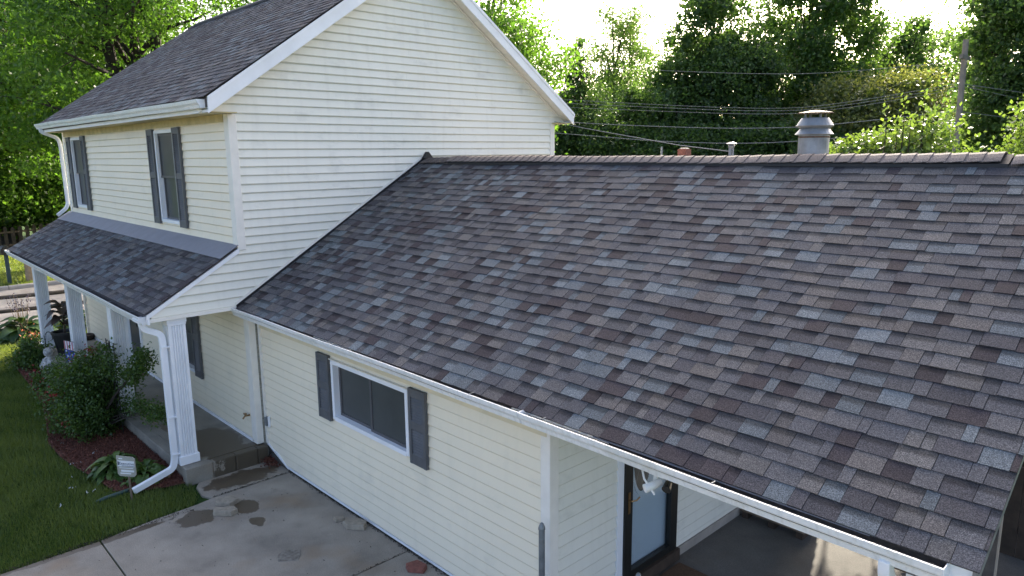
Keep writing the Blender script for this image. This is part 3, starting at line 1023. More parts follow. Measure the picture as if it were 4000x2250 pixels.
def shutter(parent, x0, x1, z0, z1, y, split=0.52):
    t = 0.042
    fr = 0.045
    m = MB()
    m.box(x0, x0 + fr, y - t, y, z0, z1)
    m.box(x1 - fr, x1, y - t, y, z0, z1)
    zs = z0 + (z1 - z0) * split
    for a, b in ((z0 + 0.001, z0 + 0.12), (zs - 0.05, zs + 0.05), (z1 - 0.10, z1 - 0.001)):
        m.box(x0 + fr, x1 - fr, y - t + 0.003, y - 0.002, a, b)
    sh = m.build('shutter', 'shutter', parent)
    lv = MB()
    lv.box(x0 + fr, x1 - fr, y - 0.012, y - 0.004, z0 + 0.1, z1 - 0.08)
    for a, b in ((z0 + 0.12, zs - 0.05), (zs + 0.05, z1 - 0.10)):
        n = int((b - a) / 0.031)
        for k in range(n):
            z = a + (k + 0.5) * (b - a) / n
            lv.add([(x0 + fr, y - t + 0.006, z - 0.013), (x1 - fr, y - t + 0.006, z - 0.013), (x1 - fr, y - 0.014, z + 0.013), (x0 + fr, y - 0.014, z + 0.013),
                    (x0 + fr, y - t + 0.006, z - 0.019), (x1 - fr, y - t + 0.006, z - 0.019)], [(0, 1, 2, 3), (4, 5, 1, 0)])
    lv.build('louvers', 'shutter', sh)
    return sh

for a, b in W_UP:
    window(house, a, b, WZ0, WZ1, 0.0, 'hung')
    shutter(house, a - 0.34, a - 0.035, WZ0 - 0.05, WZ1 + 0.03, -0.018)
    shutter(house, b + 0.035, b + 0.34, WZ0 - 0.05, WZ1 + 0.03, -0.018)
window(house, LW[0], LW[1], LW[2], LW[3], 0.06, 'hung')
shutter(house, LW[0] - 0.34, LW[0] - 0.035, LW[2] - 0.05, LW[3] + 0.03, 0.042)
shutter(house, LW[1] + 0.03, LW[1] + 0.335, LW[2] - 0.05, LW[3] + 0.03, 0.042)
window(wing, WW[0], WW[1], WW[2], WW[3], WY, 'slide', proud=0.04)
shutter(wing, WW[0] - 0.36, WW[0] - 0.05, WW[2] - 0.05, WW[3] + 0.05, WY - 0.018)
shutter(wing, WW[1] + 0.05, WW[1] + 0.36, WW[2] - 0.05, WW[3] + 0.05, WY - 0.018)
# head flashing over the wing window
MB().box(WW[0] - 0.03, WW[1] + 0.03, WY - 0.055, WY - 0.02, WW[3] + 0.013, WW[3] + 0.022).build('head_trim', 'creamtrim', wing)

# porch front door: white storm door with tall dark glass
x0, x1, z0, z1 = DOOR
m = MB()
m.box(x0, x0 + 0.07, 0.02, 0.15, z0, z1)
m.box(x1 - 0.07, x1, 0.02, 0.15, z0, z1)
m.box(x0 + 0.07, x1 - 0.07, 0.022, 0.15, z1 - 0.07, z1)
pd = m.build('front_door', 'white', house)
m = MB()
m.box(x0 + 0.075, x0 + 0.15, 0.035, 0.07, z0, z1 - 0.075)
m.box(x1 - 0.15, x1 - 0.075, 0.035, 0.07, z0, z1 - 0.075)
m.box(x0 + 0.15, x1 - 0.15, 0.036, 0.07, z0, z0 + 0.13)
m.box(x0 + 0.15, x1 - 0.15, 0.036, 0.07, z1 - 0.17, z1 - 0.075)
m.build('storm_frame', 'white', pd)
MB().box(x0 + 0.148, x1 - 0.148, 0.05, 0.056, z0 + 0.128, z1 - 0.168).build('glass_pane', 'glass', pd)
MB().box(x1 - 0.19, x1 - 0.16, 0.0, 0.035, 1.20, 1.30).build('handle', 'black', pd)

# carport door: black storm door in front of a pale door with an oval light
m = MB()
m.box(6.06, 6.15, DY0 - 0.10, DY0 - 0.005, 0.13, 2.20)
m.box(6.06, 6.146, DY1 + 0.002, DY1 + 0.02, 0.13, 2.20)
m.box(6.06, 6.148, DY0 - 0.005, DY1 + 0.002, 2.12, 2.20)
cdo = m.build('carport_door', 'white', wing)
m = MB()
m.box(6.10, 6.165, DY0, DY0 + 0.13, 0.16, 2.115)
m.box(6.10, 6.165, DY1 - 0.13, DY1, 0.16, 2.115)
m.box(6.10, 6.163, DY0 + 0.13, DY1 - 0.13, 0.16, 0.24)
m.box(6.10, 6.163, DY0 + 0.13, DY1 - 0.13, 2.02, 2.115)
m.build('storm_frame', 'black', cdo)
MB().box(6.10, 6.20, DY0 - 0.02, DY1 + 0.03, 0.02, 0.158).build('threshold', 'darkwood', cdo)
MB().box(6.05, 6.085, DY0 + 0.10, DY1 - 0.10, 0.2, 2.1).build('door_leaf', 'doorwhite', cdo)
MB().box(6.125, 6.130, DY0 + 0.128, DY1 - 0.128, 0.238, 2.022).build('storm_glass', 'clear', cdo)
m = MB()
cy, cz, ry, rz = (DY0 + DY1) / 2 - 0.10, 1.52, 0.165, 0.47
ring = lambda r, xx: [(xx, cy + ry * r * math.cos(t * math.pi / 16), cz + rz * (r if r <= 1 else 1 + (r - 1) * 0.45) * math.sin(t * math.pi / 16)) for t in range(32)]
m.ext(ring(1.0, 6.086), (0.004, 0, 0))
m.build('oval_glass', 'glass', cdo)
m = MB()
a, b = ring(1.0, 6.095), ring(1.22, 6.095)
c, d = ring(1.0, 6.085), ring(1.22, 6.085)
m.add(a + b + c + d, [(i, (i + 1) % 32, 32 + (i + 1) % 32, 32 + i) for i in range(32)] + [(32 + i, 32 + (i + 1) % 32, 96 + (i + 1) % 32, 96 + i) for i in range(32)] + [(i, 64 + i, 64 + (i + 1) % 32, (i + 1) % 32) for i in range(32)])
m.build('oval_moulding', 'doorwhite', cdo)
m = MB()
for pts in ([(cy - 0.12, cz - 0.36), (cy, cz - 0.1), (cy + 0.12, cz - 0.36)], [(cy, cz - 0.46), (cy, cz + 0.46)], [(cy - 0.1, cz + 0.3), (cy, cz - 0.1), (cy + 0.1, cz + 0.3)]):
    m.tube([(6.092, p, q) for p, q in pts], 0.003, 5)
m.build('leading', 'steel', cdo)
m = MB()
m.box(6.166, 6.172, DY0 + 0.05, DY0 + 0.085, 0.93, 1.17)
m.tube([(6.17, DY0 + 0.068, 1.08), (6.20, DY0 + 0.068, 1.08), (6.215, DY0 + 0.13, 1.075), (6.21, DY0 + 0.19, 1.09)], 0.009, 6)
m.build('handle', 'brass', cdo)


# ------------------------------------------------------------------ porch
prf = deck('porch_roof', house, -9.97, 0.0, [(PE_Y + 0.02, PE_Z - 0.012), (-0.005, PW_Z - 0.02)], 0.09)
lay_roof(prf, -10.0, 0.045, (PE_Y - 0.02, PE_Z - 0.015), (-0.22, PW_Z - 0.22 * PS), 0.143, 290, 31, lambda u, v: 0.003 * math.sin(u * 1.7 + v))
fz = lambda y: PE_Z + (y - PE_Y) * PS
MB().add([(-9.98, -0.30, fz(-0.30) + 0.022), (0.035, -0.30, fz(-0.30) + 0.022), (0.035, -0.018, fz(-0.018) + 0.03), (-9.98, -0.018, fz(-0.018) + 0.03), (-9.98, -0.018, 3.46), (-0.10, -0.018, 3.46)],
         [(0, 1, 2, 3)]).build('apron_flashing', 'flash', prf)
MB().ext([(-9.97, -0.30, fz(-0.30) + 0.014), (-9.97, -0.30, fz(-0.30) + 0.0215), (-9.97, -0.017, fz(-0.017) + 0.029), (-9.97, -0.017, fz(-0.017) + 0.014)], (10.0, 0, 0)).build('flashing_edge', 'flash', prf)
# porch beams, trim, ceiling
MB().box(-9.95, -0.02, -1.325, -1.30, 2.43, 2.555).build('fascia_board', 'white', house)
MB().box(-9.95, 0.02, -1.298, -0.80, 2.436, 2.448).build('beam_soffit', 'white', house)
MB().box(-9.93, -0.01, -0.80, 0.06, 2.46, 2.475).build('porch_ceiling', 'white', house)
MB().box(0.0, 0.032, -1.335, 0.14, 2.425, 2.474).build('gable_sill_trim', 'creamtrim', house)
MB().box(-0.02, 0.034, -1.352, -1.325, 2.40, 2.53).build('gable_end_trim', 'white', house)
MB().ext([(0.003, PE_Y, PE_Z - 0.03), (0.003, -0.01, PW_Z - 0.035), (0.003, -0.01, PW_Z - 0.10), (0.003, PE_Y, PE_Z - 0.095)], (0.03, 0, 0)).build('porch_rake_board', 'white', house)
MB().ext([(-9.985, PE_Y, PE_Z - 0.02), (-9.985, -0.01, PW_Z - 0.03), (-9.985, -0.01, PW_Z - 0.2), (-9.985, PE_Y, PE_Z - 0.10)], (0.03, 0, 0)).build('porch_rake_board', 'white', house)
MB().ext([(-9.95, -1.29, 2.45), (-9.95, 0.0, 2.45), (-9.95, 0.0, PW_Z - 0.10), (-9.95, -1.29, PE_Z - 0.03)], (0.06, 0, 0)).build('porch_gable', 'creamtrim', house)
gp = gutter(house, -10.05, -0.045, -1.328, 2.545, sag=-0.035, hang=1.0)
# slab
ps = MB()
ps.box(-9.95, 0.14, -1.06, 0.06, -0.05, 0.235)
psl = ps.build('porch_slab', 'porch', house)
m = MB()
m.ext([(-9.96, -1.09, 0.10), (0.10, -1.09, 0.10), (0.10, -1.09, 0.248), (-9.96, -1.09, 0.248)], (0, 0.16, 0))
m.build('slab_edge', 'porch', psl, bevel=0.008)
m = MB()
m.box(-9.945, 0.005, -0.928, 0.055, 0.10, 0.2475)
m.build('slab_top', 'porch', psl, bevel=0.004)
yb = [-1.095, -0.72, -0.36, -0.335, 0.0, 0.145]
for i, (a, b) in enumerate(((-1.095, -0.715), (-0.705, -0.37), (-0.36, -0.03), (-0.02, 0.14))):
    MB().box(0.008, 0.165 - 0.01 * (i % 2), a, b, -0.02, 0.246 - 0.003 * (i % 2)).build('edge_block', 'porch', psl, bevel=0.012)

# columns
def fluted(cx, cy, half, z0, z1, nf=5, depth=0.02):
    pts = []
    side = 2 * half
    m0 = 0.035
    fw_ = (side - 2 * m0) / nf
    base = [(-half, -half)]
    for k in range(nf):
        a = -half + m0 + k * fw_
        base += [(a + fw_ * 0.18, -half), (a + fw_ * 0.35, -half + depth), (a + fw_ * 0.65, -half + depth), (a + fw_ * 0.82, -half)]
    for q in range(4):
        ca, sa = [(1, 0), (0, 1), (-1, 0), (0, -1)][q]
        for px, py in base:
            pts.append((cx + px * ca - py * sa, cy + px * sa + py * ca))
    m = MB()
    m.ext([(x, y, z0) for x, y in pts], (0, 0, z1 - z0))
    return m
for xf in (-9.02, -5.92, -2.92, -0.02):
    cx, cy = xf - 0.12, -0.965
    c = fluted(cx, cy, 0.118, 0.25, 2.438).build('column', 'white', house)
    MB().box(cx - 0.142, cx + 0.142, cy - 0.142, cy + 0.142, 0.249, 0.385).build('plinth', 'white', c, bevel=0.01)
    MB().box(cx - 0.134, cx + 0.134, cy - 0.134, cy + 0.134, 2.36, 2.434).build('capital', 'white', c, bevel=0.006)
    MB().box(cx - 0.126, cx + 0.126, cy - 0.126, cy + 0.126, 2.325, 2.359).build('astragal', 'white', c, bevel=0.006)

# downspouts
def smooth_path(pts, r=0.05, n=4):
    P = [Vector(p) for p in pts]
    out = [P[0]]
    for i in range(1, len(P) - 1):
        a, b = (P[i - 1] - P[i]), (P[i + 1] - P[i])
        ra = min(r, a.length * 0.45)
        rb = min(r, b.length * 0.45)
        p, q = P[i] + a.normalized() * ra, P[i] + b.normalized() * rb
        for k in range(n + 1):
            t = k / n
            out.append(p * (1 - t) ** 2 + P[i] * 2 * t * (1 - t) + q * t * t)
    out.append(P[-1])
    return out
m = MB()
m.sweep(smooth_path([(-0.13, -1.39, 2.45), (-0.13, -1.385, 2.33), (-0.10, -1.165, 2.22), (-0.09, -1.155, 2.10), (-0.085, -1.152, 0.36), (-0.08, -1.19, 0.22), (-0.07, -1.74, 0.06)], 0.06), 0.085, 0.065, up=(1, 0, 0))
ds = m.build('downspout', 'white', house, bevel=0.006)
for z in (2.02, 0.98, 0.42):
    MB().box(-0.135, -0.035, -1.19, -1.075, z, z + 0.022).build('strap', 'white', ds)
m = MB()
m.box(-0.30, -0.047, -1.455, -1.325, 2.425, 2.47)
m.build('outlet_box', 'white', ds)
m = MB()
m.sweep(smooth_path([(-9.90, -0.43, 5.37), (-9.90, -0.425, 5.27), (-9.89, -0.10, 5.13), (-9.88, -0.065, 4.98), (-9.86, -0.062, 3.55), (-9.84, -0.12, 3.45), (-9.80, -0.32, 3.30)], 0.06), 0.075, 0.06, up=(1, 0, 0))
m.build('downspout', 'white', house, bevel=0.006)
# carport corner downspout and posts
m = MB()
m.sweep(smooth_path([(9.13, -0.14, 2.34), (9.13, -0.13, 2.24), (9.13, -0.02, 2.12), (9.13, 0.0, 0.05)], 0.05), 0.085, 0.065, up=(1, 0, 0))
m.build('downspout', 'white', wing, bevel=0.006)
fluted(9.26, 0.06, 0.06, 0.0, 2.30, nf=3, depth=0.006).build('carport_post', 'white', wing)
MB().box(9.10, 9.42, 0.0, 0.12, 2.22, 2.31).build('beam_end', 'darkwood', wing)
MB().box(6.15, 9.52, 0.02, 0.11, 2.24, 2.34).build('carport_beam', 'white', wing)
MB().box(9.25, 9.265, 2.05, 2.065, 0.0, 3.2).build('carport_post', 'curb', wing)
MB().box(9.20, 9.30, 6.6, 6.7, 0.0, 2.4).build('carport_post', 'white', wing)
MB().box(6.1, 9.5, 6.62, 6.70, 2.28, 2.38).build('carport_beam', 'white', wing)

bw = MB().box(6.16, 9.30, 6.60, 6.618, 1.95, 2.28).build('added_back_wall', 'darkwood', wing)  # unseen board wall, added to darken the carport and shape the sun patch
for k in range(14):
    MB().box(7.14 + k * 0.155, 7.14 + k * 0.155 + 0.15, 6.575, 6.598, 0.02, 2.30).build('added_wall_board', 'darkwood', bw)
# faucet and outlet box
m = MB()
m.tube([(-0.22, 0.055, 0.67), (-0.22, -0.03, 0.67), (-0.22, -0.06, 0.63)], 0.014, 8)
m.tube([(-0.27, -0.02, 0.70), (-0.17, -0.02, 0.70)], 0.012, 8)
m.lathe(-0.22, -0.02, [(0.012, 0.67), (0.012, 0.70), (0.028, 0.70), (0.028, 0.712)], 8)
m.build('faucet', 'brass', house)
m = MB()
m.box(0.10, 0.17, WY - 0.075, WY - 0.015, 0.56, 0.70)
ob = m.build('outlet_cover', 'steel', wing, bevel=0.012)
MB().box(0.175, 0.205, WY - 0.05, WY - 0.015, 0.55, 0.72).build('outlet_plate', 'white', ob, bevel=0.006)

# flue on the wing's back slope
fx, fy = 6.58, 4.25
fb = WR_Z - (fy - WR_Y) * WS
m = MB()
m.lathe(fx, fy, [(0.172, fb - 0.1), (0.172, 4.86)], 28)
flo = m.build('flue_pipe', 'flue', wing, smooth=False)
MB().lathe(fx, fy, [(0.176, 4.81), (0.176, 4.825), (0.174, 4.828)], 28).build('flue_band', 'rust', flo)
MB().lathe(fx, fy, [(0.205, 4.845), (0.215, 4.85), (0.165, 4.915), (0.16, 4.92)], 28).build('storm_collar', 'flue', flo)
MB().lathe(fx, fy, [(0.13, 4.90), (0.205, 4.945), (0.208, 4.95), (0.155, 5.035), (0.15, 5.04)], 28).build('draft_hood', 'flue', flo)
m = MB()
for k in range(4):
    a = k * math.pi / 2 + 0.9
    m.box(fx + 0.12 * math.cos(a) - 0.012, fx + 0.12 * math.cos(a) + 0.012, fy + 0.12 * math.sin(a) - 0.004, fy + 0.12 * math.sin(a) + 0.004, 5.03, 5.10)
m.build('cap_strap', 'steel', flo)
MB().lathe(fx, fy, [(0.19, 5.092), (0.20, 5.094), (0.20, 5.098), (0.05, 5.125), (0.01, 5.128)], 28).build('rain_cap', 'rust', flo)


# ------------------------------------------------------------------ small things about the house
sec = thing('security_light', 'white twin-head security light hanging under the carport eave', 'light', (7.46, -0.03, 2.3))
MB().box(7.40, 7.54, -0.055, 0.03, 2.262, 2.298).build('mount_plate', 'plastic', sec, bevel=0.006)
m = MB()
m.tube([(7.45, -0.02, 2.265), (7.45, -0.03, 2.20)], 0.02, 8)
m.build('arm', 'plastic', sec)
m = MB()
m.tube([(7.44, -0.15, 2.185), (7.47, -0.09, 2.20), (7.49, -0.02, 2.215)], [0.033, 0.033, 0.027], 14)
m.build('lamp_head', 'plastic', sec)
m = MB()
m.tube([(7.57, -0.06, 2.19), (7.55, 0.0, 2.215)], [0.036, 0.028], 12)
m.build('lamp_head', 'lens', sec)
m = MB()
m.tube([(7.36, -0.08, 2.30), (7.42, -0.13, 2.25), (7.51, -0.12, 2.15)], 0.008, 6)
m.build('cable', 'plastic', sec)

def bollard(x, y, h, label):
    t = thing('bollard', label, 'bollard', (x, y, 0), 'steel bollards guarding the carport door')
    MB().lathe(x, y, [(0.029, 0.0), (0.029, h - 0.07)], 18).build('pipe', 'steel', t)
    MB().lathe(x, y, [(0.031, h - 0.073), (0.034, h - 0.066), (0.031, h - 0.045), (0.018, h - 0.012), (0.004, h)], 18).build('domed_cap', 'steel', t, smooth=True)
bollard(6.16, 0.06, 1.33, 'grey steel pipe bollard with domed cap at the wing corner')
bollard(6.92, 0.52, 0.965, 'short grey steel bollard out in the carport opening')

tag(MB().box(6.24, 6.85, 1.72, 2.24, 0.016, 0.03).build('doormat', 'mat'), 'brown coir mat on the carport floor below the pale door', 'doormat')
dm = thing('doormat', 'red doormat with black grid in front of the porch door', 'doormat', (-5.55, -0.28, 0.25))
MB().box(-6.05, -5.12, -0.52, -0.02, 0.2485, 0.258).build('mat_base', 'black', dm)
for i in range(5):
    for j in range(3):
        MB().box(-6.03 + i * 0.183, -6.03 + i * 0.183 + 0.16, -0.505 + j * 0.162, -0.505 + j * 0.162 + 0.14, 0.2575, 0.263).build('mat_tile', 'matred', dm)

pal = thing('pallet', 'low dark wooden pallet lying against the carport wall', 'pallet', (6.5, 4.1, 0.015))
for k in range(3):
    MB().box(6.20 + k * 0.36, 6.28 + k * 0.36, 3.72, 4.72, 0.016, 0.10).build('runner', 'darkwood', pal)
for k in range(6):
    MB().box(6.18, 7.02, 3.72 + k * 0.18, 3.82 + k * 0.18, 0.101, 0.122).build('deck_board', 'wood' if k in (0, 3) else 'darkwood', pal)

def paver(name, label, cat, pts, z0, th, mat, tilt=(0, 0)):
    m = MB()
    cx = sum(p[0] for p in pts) / len(pts)
    cy = sum(p[1] for p in pts) / len(pts)
    kk = 0.62 if mat == 'redbrick' else 0.78
    pts = [(cx + (x - cx) * kk, cy + (y - cy) * kk) for x, y in pts]
    lo = [(x, y, z0 + (x - cx) * tilt[0] + (y - cy) * tilt[1]) for x, y in pts]
    n = len(pts)
    hi = [(cx + (x - cx) * 0.95, cy + (y - cy) * 0.95, z + th + random.uniform(-0.006, 0.004)) for x, y, z in lo]
    m.add(lo + hi, [tuple(range(n))[::-1], tuple(range(n, 2 * n))] + [(i, (i + 1) % n, n + (i + 1) % n, n + i) for i in range(n)])
    return tag(m.build(name, mat, bevel=0.008), label, cat)
paver('paver', 'buff paver block at the edge of the grass, further from the driveway wall', 'paver', [(0.86, -1.02), (1.05, -1.09), (1.28, -0.92), (1.22, -0.72), (0.98, -0.74)], 0.0, 0.06, 'paver')
paver('paver', 'buff rectangular paver lying in the dark wet patch on the driveway', 'paver', [(1.16, -1.16), (1.30, -1.22), (1.54, -1.0), (1.50, -0.86), (1.34, -0.86)], 0.0, 0.07, 'paver')
paver('paver', 'brown paver leaning by the wing wall under the shuttered window', 'paver', [(2.68, -0.10), (2.86, -0.13), (3.10, 0.06), (2.98, 0.185), (2.74, 0.12)], 0.0, 0.07, 'paver')
paver('paver_fragment', 'small broken-off paver piece beside the brown paver', 'paver', [(2.50, -0.10), (2.62, -0.13), (2.66, 0.02), (2.58, 0.04)], 0.0, 0.05, 'paver')
paver('brick', 'red brick lying at the foot of the wing wall', 'brick', [(4.02, -0.10), (4.18, -0.16), (4.42, 0.02), (4.34, 0.17), (4.06, 0.15)], 0.0, 0.06, 'redbrick')
paver('paver', 'paver at the wing wall just past the red brick', 'paver', [(4.72, -0.02), (4.9, -0.06), (5.15, 0.08), (5.05, 0.18), (4.8, 0.17)], 0.0, 0.06, 'paver')
paver('old_patch', 'rough worn cement patch on the driveway', 'patch', [(2.76, -1.02), (2.95, -1.10), (3.14, -0.86), (3.02, -0.76), (2.88, -0.68), (2.72, -0.86)], -0.005, 0.012, 'patch')

# yard sign
ys = thing('yard_sign', 'small beige security sign on a stake by the hosta', 'sign', (0.03, -1.81, 0))
MB().tube([(0.06, -1.80, -0.1), (0.06, -1.805, 0.4)], 0.014, 8).build('stake', 'wood', ys)
sx = Vector((0.80, 0.60, 0.0))
sn = Vector((0.60, -0.80, 0.0))
sc_ = Vector((0.07, -1.82, 0.50))
sp = lambda a, b, n=0.0: tuple(sc_ + sx * a * 0.82 + Vector((0, 0, 1)) * b * 0.82 + sn * n)
m = MB()
m.ext([sp(a, b) for a, b in ((-0.17, 0.19), (-0.17, -0.13), (-0.13, -0.17), (0.13, -0.17), (0.17, -0.13), (0.17, 0.15), (0.13, 0.18))], sn * 0.012)
m.build('sign_board', 'signgrey', ys)
MB().ext([sp(a, b, 0.013) for a, b in ((-0.155, 0.11), (-0.155, 0.005), (0.155, 0.005), (0.155, 0.11))], sn * 0.002).build('white_band', 'signwhite', ys)
m = MB()
for a, b, w, h in ((-0.09, 0.145, 0.07, 0.018), (0.0, -0.02, 0.26, 0.012), (0.02, -0.07, 0.24, 0.036), (-0.02, -0.115, 0.2, 0.022)):
    m.ext([sp(a - w / 2, b + h / 2, 0.013), sp(a - w / 2, b - h / 2, 0.013), sp(a + w / 2, b - h / 2, 0.013), sp(a + w / 2, b + h / 2, 0.013)], sn * 0.002)
pl_ = m.build('print_lines', 'signwhite', ys)
pl_['kind'] = 'stuff'
def text_mesh(txt, size, org, ex, en, mat, parent, name):
    cu = bpy.data.curves.new(name, 'FONT')
    cu.body = txt
    cu.size = size
    cu.align_x = 'CENTER'
    tmp = bpy.data.objects.new(name, cu)
    COL.objects.link(tmp)
    bpy.context.view_layer.update()
    me = bpy.data.meshes.new_from_object(tmp.evaluated_get(bpy.context.evaluated_depsgraph_get()))
    bpy.data.objects.remove(tmp)
    m = MB()
    ez = Vector((0, 0, 1))
    m.add([Vector(org) + ex * v.co.x + ez * v.co.y + en * 0.001 for v in me.vertices], [tuple(p.vertices) for p in me.polygons])
    return m.build(name, mat, parent)
text_mesh('Executive', 0.059, sp(0.015, 0.038, 0.0155), sx, sn, 'signink', ys, 'lettering')
MB().ext([sp(a, b, 0.0155) for a, b in ((-0.15, 0.095), (-0.15, 0.03), (-0.128, 0.03), (-0.128, 0.095))], sn * 0.001).build('emblem', 'signink', ys)
MB().ext([sp(a, b, 0.0155) for a, b in ((-0.08, 0.022), (-0.08, 0.014), (0.15, 0.014), (0.15, 0.022))], sn * 0.001).build('underline', 'signink', ys)

# green drain hose from the end of the downspout
tag(MB().tube([(-0.30, -1.45, 0.035), (-0.24, -1.66, 0.03), (-0.22, -1.85, 0.025), (-0.21, -2.05, 0.02), (-0.20, -2.18, 0.0)], 0.03, 10).build('drain_hose', 'hose', smooth=True), 'dark green drain hose running out from under the downspout', 'hose')

# garden ornaments by the porch
m = MB()
m.tube(smooth_path([(-8.45, -1.14, 0.0), (-8.45, -1.14, 0.68), (-8.44, -1.09, 0.78), (-8.42, -1.01, 0.75), (-8.42, -0.99, 0.60), (-8.42, -1.02, 0.57)], 0.06), 0.009, 6)
tag(m.build('shepherd_hook', 'iron'), 'thin black shepherd hook standing before the far porch column', 'hook')

st = thing('garden_statue', 'small mottled grey garden statue at the porch edge', 'statue', (-7.75, -1.22, 0.03))
m = MB()
m.lathe(-7.75, -1.22, [(0.17, 0.0), (0.17, 0.05), (0.12, 0.08), (0.15, 0.16), (0.155, 0.24), (0.11, 0.33), (0.05, 0.37), (0.05, 0.39)], 12)
m.build('body', 'plaster', st, smooth=True)
m = MB()
m.lathe(-7.74, -1.23, [(0.03, 0.36), (0.085, 0.40), (0.10, 0.46), (0.085, 0.53), (0.03, 0.56)], 12)
m.build('head', 'plaster', st, smooth=True)
m = MB()
m.tube([(-7.68, -1.32, 0.28), (-7.62, -1.34, 0.18), (-7.66, -1.38, 0.10)], [0.04, 0.035, 0.05], 8)
m.tube([(-7.86, -1.30, 0.28), (-7.88, -1.36, 0.18), (-7.82, -1.38, 0.10)], [0.04, 0.035, 0.05], 8)
m.build('arms', 'plaster', st, smooth=True)

pt = thing('planter_pot', 'tall black planter pot on the porch between the far columns', 'pot', (-8.15, -0.80, 0.25))
MB().lathe(-8.15, -0.80, [(0.17, 0.25), (0.25, 0.74), (0.27, 0.74), (0.27, 0.79), (0.24, 0.79), (0.23, 0.73), (0.02, 0.72)], 20).build('pot_body', 'pot', pt)

gf = thing('garden_flag', 'small patriotic garden flag with stripes and stars by the rose bush', 'flag', (-5.55, -1.22, 0))
MB().tube([(-5.78, -1.28, 0.0), (-5.78, -1.28, 1.11), (-5.43, -1.18, 1.11)], 0.006, 6).build('flag_stand', 'iron', gf)
fxv = Vector((0.35, 0.10, 0)).normalized()
fo = Vector((-5.77, -1.278, 1.10))
fp = lambda a, b, n=0: tuple(fo + fxv * a + Vector((0, 0, -1)) * b + Vector((fxv.y, -fxv.x, 0)) * n)
MB().ext([fp(0, 0), fp(0.34, 0), fp(0.34, 0.17), fp(0, 0.17)], (0.001, -0.003, 0)).build('white_field', 'flagwhite', gf)
for k in range(4):
    MB().ext([fp(0.005 + k * 0.09, 0.0, 0.004), fp(0.05 + k * 0.09, 0.0, 0.004), fp(0.05 + k * 0.09, 0.17, 0.004), fp(0.005 + k * 0.09, 0.17, 0.004)], (0.001, -0.002, 0)).build('stripe', 'flagred', gf)
MB().ext([fp(0, 0.17), fp(0.34, 0.17), fp(0.34, 0.46), fp(0, 0.46)], (0.001, -0.003, 0)).build('blue_field', 'flagblue', gf)
for k in range(5):
    a, b = 0.06 + (k % 2) * 0.16 + 0.02 * k, 0.21 + k * 0.05
    pts = []
    for q in range(10):
        r = 0.035 if q % 2 == 0 else 0.015
        pts.append(fp(a + r * math.sin(q * math.pi / 5), b - r * math.cos(q * math.pi / 5), 0.006))
    MB().ext(pts, (0.0005, -0.001, 0)).build('star', 'flagwhite', gf)

tr = thing('garden_trellis', 'curly black iron trellis behind the rose bush', 'trellis', (-2.6, -1.16, 0))
for k in range(3):
    MB().tube([(-3.05 + k * 0.22, -1.17, 0.0), (-3.05 + k * 0.22, -1.17, 1.62)], 0.008, 6).build('upright', 'iron', tr)
for k in range(3):
    z = 0.95 + k * 0.28
    m = MB()
    m.tube([(-3.05 + 0.11 + 0.10 * (1 - t / 26) * math.cos(t * 0.55), -1.175, z + 0.12 * (1 - t / 26) * math.sin(t * 0.55)) for t in range(22)], 0.006, 5)
    m.build('scroll', 'iron', tr)

# ------------------------------------------------------------------ street side: rail fence, mailbox, posts, picket fence
rf = thing('rail_fence', 'weathered split-rail fence with two rails along the street', 'fence', (-12.6, 0.5, 0))
posts_y = [-4.2, -1.55, 1.45, 4.3]
for y in posts_y:
    MB().tube([(-12.62, y, -0.1), (-12.62 + 0.02, y, 1.26)], [0.085, 0.075], 9).build('post', 'wood', rf)
for a, b in zip(posts_y[:-1], posts_y[1:]):
    for z in (0.62, 1.0):
        m = MB()
        m.tube([(-12.60, a - 0.1, z + random.uniform(-.03, .03)), (-12.58, (a + b) / 2, z + random.uniform(-.02, .02)), (-12.60, b + 0.1, z + random.uniform(-.03, .03))], [0.05, 0.06, 0.05], 7)
        m.build('rail', 'railwood', rf)
mx = thing('mailbox', 'black mailbox on a teal post across the street', 'mailbox', (-22.0, 0.25, 0))
MB().box(-22.06, -21.94, 0.19, 0.31, -0.1, 1.15).build('post', 'mailgreen', mx)
m = MB()
pr_ = [(0.40 * math.cos(a * math.pi / 8) * 0.45, 0.17 * math.sin(a * math.pi / 8)) for a in range(9)]
m.ext([(-21.72, 0.25 - 0.2, 1.15)] + [(-21.72, 0.25 - p, 1.30 + q) for p, q in pr_] + [(-21.72, 0.25 + 0.2, 1.15)], (-0.55, 0, 0))
m.build('box', 'black', mx)
MB().box(-21.85, -21.84, 0.46, 0.47, 1.3, 1.5).build('flag', 'black', mx)
wp = thing('log_post', 'pale wooden log post carrying a small black box across the street', 'post', (-22.1, 0.95, 0))
MB().tube([(-22.1, 0.95, -0.1), (-22.1, 0.95, 1.05)], [0.17, 0.16], 12).build('log', 'tanwood', wp)
MB().box(-22.2, -21.8, 0.87, 1.17, 1.02, 1.25).build('box', 'black', wp)

pf = thing('picket_fence', 'tall dark picket fence under the big trees beyond the street', 'fence', (-34, 5, 0))
for k in range(44):
    y = -3.0 + k * 0.33
    x = -33.2 - 0.62 * (y - 1.5) * 0.55
    h = 1.30 + random.uniform(-0.03, 0.03)
    m = MB()
    m.ext([(x, y - 0.085, 0.0), (x, y + 0.085, 0.0), (x, y + 0.085, h - 0.1), (x, y, h), (x, y - 0.085, h - 0.1)], (0.025, 0, 0))
    m.build('picket', 'darkwood', pf)
for z in (0.35, 1.0):
    MB().bar((-33.2 - 0.341 * (-4.7), -3.2, z), (-33.2 - 0.341 * 10, 11.5, z), 0.05, 0.09).build('fence_rail', 'darkwood', pf)

